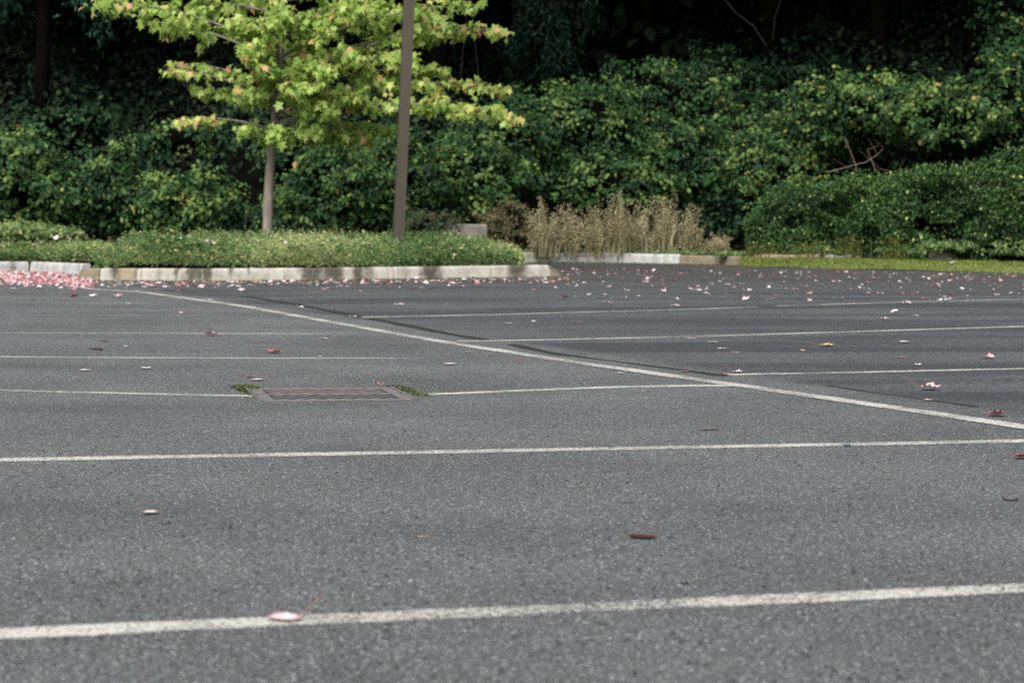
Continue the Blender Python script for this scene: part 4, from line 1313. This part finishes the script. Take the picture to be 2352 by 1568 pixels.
# ================================================================== FALLEN LEAVES
def leaf_blade(curl, skew, seed, tint, edge_red=0.0, fold=0.0):
    r = random.Random(seed)
    o = [(0.03, 0.0), (.26, -.05), (.34, .1), (.5, .2), (.46, .34), (.56, .5), (.40, .56), (.32, .68), (.2, .76), (0, .98),
         (-.2, .76), (-.32, .68), (-.40, .56), (-.56, .5), (-.46, .34), (-.5, .2), (-.34, .1), (-.26, -.05), (-.03, 0.0)]
    n = len(o)
    V, T, F = [(0, .32, 0)], [tint], []
    rings = (.5, 1.0)
    for q in rings:
        for (x, y) in o:
            x2, y2 = x * q * (1 + r.uniform(-.08, .08)), .32 + (y - .32) * q
            rr = (x2 / .55) ** 2 + ((y2 - .32) / .65) ** 2
            z = curl * rr * (.5 + .5 * r.random()) + skew * x2 * abs(x2) * 1.2 + fold * abs(x2)
            V.append((x2, y2 - .32, z))
            T.append(min(1, max(0, tint + r.uniform(-.04, .04) + (edge_red * q ** 3 * r.uniform(.3, 1.0) if q == 1.0 else 0))))
    V[0] = (0, 0, 0)
    for i in range(n):
        F.append((0, 1 + i, 1 + (i + 1) % n))
    for i in range(n):
        j = (i + 1) % n
        F.append((1 + i, 1 + n + i, 1 + n + j)); F.append((1 + i, 1 + n + j, 1 + j))
    V = np.array(V, float)
    V[:, 2] -= V[:, 2].min()
    return V, np.array(F), np.array(T)


def stem_mesh(V0, bend, lift, ln=.75):
    b = MB()
    z0 = float(V0[1][2])
    pts = [(0, -.3, z0 + .01), (.02 * bend, -.3 - ln * .4, z0 + lift * .4 + .01), (.12 * bend, -.3 - ln * .8, z0 + lift * .9 + .01), (.2 * bend, -.3 - ln, z0 + lift + .012)]
    b.tube(pts, [.011, .008, .007, .011], 5)
    return b


def near_leaf(px, py, wpx, label, tint, rz, curl=.12, skew=0., fold=0., stem=(1, .2, .5), seed=1, edge=0.0, tilt=(0, 0), group=None, lift=0.006, name='fallen_leaf'):
    p = gp(px, py, lift)
    dist = p.y
    size = wpx * dist / FPX / 1.05
    root = empty(name, p)
    root.rotation_euler = (tilt[0], tilt[1], rz)
    tag(root, label, 'leaf', group)
    V, F, T = leaf_blade(curl, skew, seed, tint, edge, fold)
    o = link('blade', mesh_np('blade', V * size, F, 3, {'tint': T}), M['fallen'], root, smooth=True)
    if stem:
        b = stem_mesh(V, *stem)
        b.v = [tuple(c * size for c in v) for v in b.v]
        b.build('stalk', M['stem'], root)
    return root


# (the measured leaves)
near_leaf(660, 1416, 88, 'large pale pink leaf with red curled edge lying on the bay line', .06, R(112), curl=.05, skew=.06, seed=3, edge=.55, stem=(1.0, .5, .8))
near_leaf(343, 1175, 40, 'small pale pink leaf with thin raised stalk alone on open asphalt', .06, R(-80), curl=.1, seed=5, edge=.5, stem=(1, .6, .6))
near_leaf(2132, 893, 50, 'cupped pale pink leaf with long raised stalk beyond the seam', .06, R(-110), curl=.3, fold=.1, seed=8, edge=.55, stem=(-1, .5, 1.0))
near_leaf(2287, 952, 50, 'red pointed leaf standing up at one end near the spine line', .46, R(-95), curl=.3, skew=.15, seed=9, edge=.15)
near_leaf(2346, 1049, 46, 'dark red leaf cut by the picture edge', .62, R(-100), curl=.3, skew=.15, seed=12, edge=.1)
near_leaf(2272, 821, 34, 'half red half white folded leaf between two bay lines', .2, R(60), curl=.25, skew=.2, seed=14, edge=.5)
near_leaf(484, 769, 34, 'curled pink leaf with dark underside on the thin bay line', .25, R(-100), curl=.35, skew=.2, seed=16, edge=.3)
near_leaf(630, 809, 40, 'flat red star shaped leaf beyond the drain', .5, R(120), curl=.2, skew=.1, seed=18, edge=.1)
near_leaf(193, 849, 28, 'small white leaf with upright orange stalk by the worn line', .03, R(-70), curl=.05, seed=19, stem=(-1, .7, .6))
near_leaf(335, 845, 28, 'bright white leaf between the white stalked one and the drain', .02, R(40), curl=.12, seed=20, edge=.2)
near_leaf(592, 871, 32, 'pale leaf with reddish tail just beyond the drain corner', .05, R(80), curl=.06, seed=21, edge=.4)
near_leaf(1032, 835, 32, 'flat white leaf with faint red stalk beyond the drain', .04, R(-90), curl=.05, seed=22)
near_leaf(872, 885, 22, 'dark red leaf lying on the drain grate', .58, R(20), curl=.4, seed=23, lift=.012)
near_leaf(1692, 854, 30, 'pinkish leaf with raised stalk above the seam end', .12, R(-100), curl=.2, seed=24, stem=(-1, .5, .8))
near_leaf(1663, 861, 18, 'red brown scrap of leaf at the start of the bright bay line', .66, R(30), curl=.4, seed=25, stem=None)
near_leaf(1572, 852, 22, 'dark red leaf lying at the end of the thin seam', .62, R(70), curl=.1, seed=26)
near_leaf(2134, 918, 24, 'pale leaf lying on the short dark crack', .1, R(85), curl=.08, seed=27, edge=.3)
near_leaf(1897, 793, 38, 'pale yellowish leaf with long stalk on the dark stained paving', .98, R(-100), curl=.15, seed=28, stem=(1, .2, 1.0))
near_leaf(2078, 785, 30, 'white leaf with reddish stalk on the dark stained paving', .05, R(90), curl=.1, seed=29)
near_leaf(2070, 820, 20, 'flat red leaf between two bay lines', .48, R(40), curl=.05, seed=30)
near_leaf(2108, 838, 18, 'pinkish white leaf just beyond the bright bay line', .15, R(20), curl=.3, seed=31)
near_leaf(2057, 722, 24, 'white tent shaped leaf between two far bay lines', .02, R(30), curl=-.5, seed=32, stem=None)
near_leaf(2033, 733, 22, 'white leaf with upturned edge beside the tent shaped one', .05, R(80), curl=.3, seed=33)
near_leaf(2103, 726, 18, 'ragged pale leaf on the far side of the long bay line', .12, R(70), curl=.3, seed=34)
near_leaf(1394, 696, 30, 'large white upturned leaf beyond the far bay line', .03, R(85), curl=.25, seed=35, edge=.2)
near_leaf(1553, 703, 22, 'white leaf touching the far bay line', .04, R(60), curl=.3, seed=36)
near_leaf(1640, 785, 24, 'pale leaf just inside the long bay line', .08, R(80), curl=.06, seed=37)
near_leaf(1660, 800, 26, 'pale grey pink leaf on the dark stain', .14, R(95), curl=.06, seed=38)
near_leaf(1690, 809, 20, 'faint beige leaf on the dark stain', .97, R(60), curl=.05, seed=39)
near_leaf(1844, 806, 12, 'tiny orange leaf on the dark stain', .86, R(20), curl=.4, seed=40, stem=None)
near_leaf(2085, 698, 24, 'white leaf lying on the outermost bay line', .04, R(70), curl=.4, seed=41)
near_leaf(745, 777, 20, 'small pink leaf just in front of the thin bay line', .15, R(70), curl=.1, seed=42)
near_leaf(288, 795, 11, 'tiny white leaf scrap between two thin bay lines', .0, R(45), curl=.2, seed=43, stem=None)
near_leaf(690, 706, 18, 'pale leaf lying at the upper end of the mossy seam', .06, R(60), curl=.3, seed=44)
near_leaf(812, 727, 18, 'white leaf where the far bay line begins', .04, R(60), curl=.2, seed=45)
near_leaf(1326, 741, 16, 'small red leaf between the two far bay lines', .5, R(60), curl=.2, seed=46)
near_leaf(1170, 742, 20, 'flat white leaf between the two far bay lines', .07, R(90), curl=.04, seed=47)
near_leaf(1225, 739, 12, 'little upturned pale leaf between the two far bay lines', .1, R(10), curl=.4, seed=48)
near_leaf(1075, 808, 18, 'flat red leaf touching the spine line', .5, R(50), curl=.05, seed=49)
near_leaf(1150, 801, 16, 'small white leaf between the seam and the spine line', .04, R(80), curl=.05, seed=50)
near_leaf(1195, 830, 20, 'dull red leaf on the near side of the spine line', .56, R(80), curl=.05, seed=51, edge=.1)
near_leaf(1425, 856, 18, 'faint white leaf on the near side of the spine line', .08, R(80), curl=.05, seed=52)
near_leaf(735, 818, 14, 'tiny pale leaf just short of the worn bay line', .08, R(70), curl=.05, seed=53, stem=None)
near_leaf(920, 700, 22, 'white leaf in front of the island kerb near the tyre arc', .03, R(80), curl=.2, seed=54)
near_leaf(415, 720, 12, 'orange pink leaf standing on edge on the pale paving', .3, R(20), curl=.5, seed=55, stem=None)
near_leaf(2030, 772, 14, 'flat orange red leaf near the long bay line', .5, R(80), curl=.04, seed=56)
near_leaf(1590, 777, 30, 'thin pinkish leaf lying along the long bay line', .3, R(90), curl=.02, seed=57)

# the scatter near the kerbs: copies, every one an object
PROTO = []
for i, (t, e) in enumerate([(.03, .2), (.02, .0), (.1, .3), (.14, .2), (.2, .2), (.3, .15), (.42, .1), (.5, .1), (.6, .1), (.86, .05), (.98, 0), (.06, .4)]):
    V, F, T = leaf_blade([.1, .2, .15, .3, .15, .4, .25, .3, .3, .2, .2, .4][i], [0, .15, -.15, .2, 0, .1, -.2, .15, .1, 0, .1, -.1][i], 100 + i, t, e, .05)
    me = mesh_np('fallen_leaf', V, F, 3, {'tint': T})
    me.materials.append(M['fallen'])
    me.polygons.foreach_set('use_smooth', [True] * len(me.polygons))
    PROTO.append(me)
PW_ = [6, 7, 5, 4, 3, 2.4, 1.6, 1.3, .8, .4, .6, 3]


def scatter_leaf(p, size, label, group, tilt=.15, weights=PW_):
    me = random.choices(PROTO, weights)[0]
    o = bpy.data.objects.new('fallen_leaf', me)
    COL.objects.link(o)
    o.location = p
    o.rotation_euler = (random.gauss(0, tilt), random.gauss(0, tilt), random.uniform(0, 6.28))
    o.scale = (size,) * 3
    tag(o, label, 'leaf', group)
    return o


for _ in range(88):
    px = random.uniform(205, 1310)
    yb = float(np.interp(px, [190, 450, 800, 1295], [645, 647, 644, 637]))
    py = yb + 1.5 + abs(random.gauss(0, 1)) ** 1.2 * 13
    p = gp(px, py)
    p.z += .012
    scatter_leaf(p, random.uniform(.045, .08), 'small pink or white fallen leaf lying along the foot of the island kerb', 'fallen leaves along the island kerb')
for _ in range(112):
    px = random.uniform(1290, 2352)
    u = random.random() ** 1.1
    py = (615 + (px - 1290) * .012) + 4 + u * 72
    p = gp(px, py)
    p.z += .01
    scatter_leaf(p, random.uniform(.042, .078), 'small pink or white fallen leaf on the asphalt before the far kerb and grass strip', 'fallen leaves before the grass strip')
for _ in range(12):
    p = gp(random.uniform(0, 420), random.uniform(655, 715)); p.z += .01
    scatter_leaf(p, random.uniform(.06, .09), 'pale fallen leaf on the open paving in front of the leaf pile', 'fallen leaves before the leaf pile')
for _ in range(34):
    x = random.uniform(-6.6, ISL[3].x - .6)
    y = isl_front(x) + random.uniform(.2, 3.2)
    e = min(1, (ISL[3].x - .42 - x) / .9) ** .5
    h = .16 + (.25 + .03) * min(1, ((y - isl_front(x)) / .4)) ** .6 * (.35 + .65 * e) + .03
    scatter_leaf(Vector((x, y, h)), random.uniform(.05, .085), 'pink or white fallen leaf caught on top of the island ground cover', 'fallen leaves on the ground cover', tilt=.7)
for _ in range(6):
    p = Vector(random.choice(GV.tolist())); p.z += .05
    scatter_leaf(p, random.uniform(.06, .09), 'small pale fallen leaf lying in the bright grass strip', 'fallen leaves in the grass strip')
q = at(1010, 553, 29.6)
o = scatter_leaf(q, .11, 'bright red leaf standing on the ground cover near the lamp post', None, weights=[0, 0, 0, 0, 0, 0, 0, 1, 0, 0, 0, 0])
o.rotation_euler = (R(75), R(25), 0)
# red maple litter as a heap: nobody could count it
n = 4200
px = rng.uniform(-260, 205, n)
P = np.zeros((n, 3))
for i in range(n):
    u = abs(rng.normal(0, 1))
    yb = 628 + 0.02 * px[i]
    q = gp(px[i], yb + 8 + 7 * u + 4 * (px[i] > 150))
    hgt = .05 * math.exp(-u * u * .9) * (1 if px[i] < 130 else max(.1, 1 - (px[i] - 130) / 70))
    P[i] = (q.x, q.y + .1, q.z + rng.uniform(0, 1) * hgt + .01)
tn = np.clip(rng.choice([.06, .26, .42, .52, .6, .72], n, p=[.16, .27, .26, .13, .08, .10]) + rng.normal(0, .04, n), 0, .8)
o = link('leaf_pile', leaves_mesh('leaf_pile', T_LOBE, P, np.array([0, -.4, .7]) + rng.normal(0, .55, (n, 3)), rand_dirs(n), rng.uniform(.04, .068, n), tn), M['fallen'])
tag(o, 'pile of red and pink fallen maple leaves swept against the kerb', 'leaf pile', kind='stuff')
# litter crumbs at the island kerb foot and beyond
n = 1250
P = np.zeros((n, 3))
for i in range(n):
    if i < 750:
        px_ = rng.uniform(190, 1300)
        q = gp(px_, float(np.interp(px_, [190, 450, 800, 1295], [646, 648, 645, 638])) + abs(rng.normal(0, 6)))
    else:
        px_ = rng.uniform(1280, 2352)
        q = gp(px_, 616 + (px_ - 1290) * .012 + abs(rng.normal(0, 22)))
    P[i] = (q.x, q.y, q.z + .006)
P = np.concatenate([P, GCP])
n = len(P)
tn = np.clip(rng.choice([.03, .12, .3, .5, .66, .9], n) + rng.normal(0, .04, n), 0, .8)
o = link('leaf_litter', leaves_mesh('leaf_litter', T_LOBE, P, np.array([0, -.1, 1.0]) + rng.normal(0, .3, (n, 3)), rand_dirs(n), rng.uniform(.015, .048, n), tn), M['fallen'])
tag(o, 'crumbled leaf litter along the kerbs and in the ground cover', 'leaf litter', kind='stuff')

# ================================================================== STICKS AND PEBBLE
def stick(pts, rad, label, m, name, lift=.006, cat='stick'):
    P3 = [gp(x, y, lift) for x, y in pts]
    O = P3[0].copy()
    b = MB()
    b.tube([p - O for p in P3], rad, 7)
    o = b.build(name, m, smooth=False)
    o.location = O
    tag(o, label, cat)
stick([(1448, 1229), (1462, 1231), (1480, 1231.5), (1496, 1232.5), (1507, 1233)], [.004, .0052, .005, .0042, .002], 'short dark red woody stick lying on open asphalt', M['redtwig'], 'stick', .006)
stick([(1607, 986), (1620, 985.5), (1635, 985), (1650, 984)], [.003, .004, .004, .003], 'thin dry stick with pale top between two bay lines', M['stick'], 'stick', .005)
stick([(205, 800), (215, 800.5), (228, 801), (234, 802)], [.003, .005, .009, .006], 'dark brown seed pod lying between two thin bay lines', M['darktwig'], 'seed_pod', .007, 'seed pod')
stick([(2303, 1141), (2308, 1146), (2320, 1148), (2334, 1147), (2338, 1142)], [.002, .0025, .0025, .0025, .002], 'tiny curled brown twig on the bare asphalt', M['darktwig'], 'curled_twig', .004, 'twig')
stick([(230, 782), (240, 782.5), (252, 783)], [.003, .004, .002], 'small dark twig near the seed pod', M['darktwig'], 'stick', .004)
stick([(565, 866), (572, 866), (583, 866)], [.002, .004, .002], 'dark twig scrap just beyond the drain', M['darktwig'], 'stick', .004)
stick([(958, 1231), (975, 1232), (992, 1231)], [.0012, .0018, .001], 'pale straw stalk lying on open asphalt', M['twig'], 'straw_stalk', .003, 'straw')
me = bpy.data.meshes.new('pebble')
import bmesh
bm = bmesh.new()
bmesh.ops.create_icosphere(bm, subdivisions=3, radius=1)
for v in bm.verts:
    v.co.x *= 1.0 + .1 * math.sin(v.co.y * 3)
    v.co.z *= .62
    v.co *= 1 + .05 * math.sin(v.co.x * 4 + v.co.z * 3)
bm.to_mesh(me); bm.free()
o = link('pebble', me, M['stone'], smooth=True)
o.location = gp(1946, 1021, .006)
o.scale = (.011, .011, .011)
tag(o, 'smooth blue grey pebble lying on the white bay line', 'pebble')

# ================================================================== LIGHT
SUN_EL, SAZ = R(52), Vector((-0.35, -0.8))
w = bpy.data.worlds.new('World')
SC.world = w
w.use_nodes = True
nt = w.node_tree
bg = nt.nodes['Background']
sky = nt.nodes.new('ShaderNodeTexSky')
sky.sky_type = 'NISHITA'
sky.sun_disc = False
sky.sun_elevation = SUN_EL
sky.sun_rotation = math.atan2(SAZ.x, SAZ.y)
sky.dust_density = 3.0
hs = nt.nodes.new('ShaderNodeHueSaturation')
hs.inputs['Saturation'].default_value = 0.42
nt.links.new(sky.outputs[0], hs.inputs['Color'])
nt.links.new(hs.outputs[0], bg.inputs[0])
bg.inputs[1].default_value = 0.11
sl = bpy.data.lights.new('sun', 'SUN')
sl.energy = 1.9
sl.angle = R(30)
sl.color = (1.0, 0.95, 0.88)
so = bpy.data.objects.new('sun', sl)
COL.objects.link(so)
dirv = Vector((SAZ.x, SAZ.y, 0)).normalized() * math.cos(SUN_EL) + Vector((0, 0, math.sin(SUN_EL)))
so.rotation_euler = dirv.to_track_quat('Z', 'Y').to_euler()
so.location = dirv * 50

vs_ = SC.view_settings
vs_.view_transform = 'Standard'
vs_.look = 'None'
vs_.exposure = 1.0
vs_.gamma = 1.0
SC.render.engine = 'CYCLES'
SC.cycles.max_bounces = 6
SC.cycles.transparent_max_bounces = 12
SC.cycles.use_denoising = False
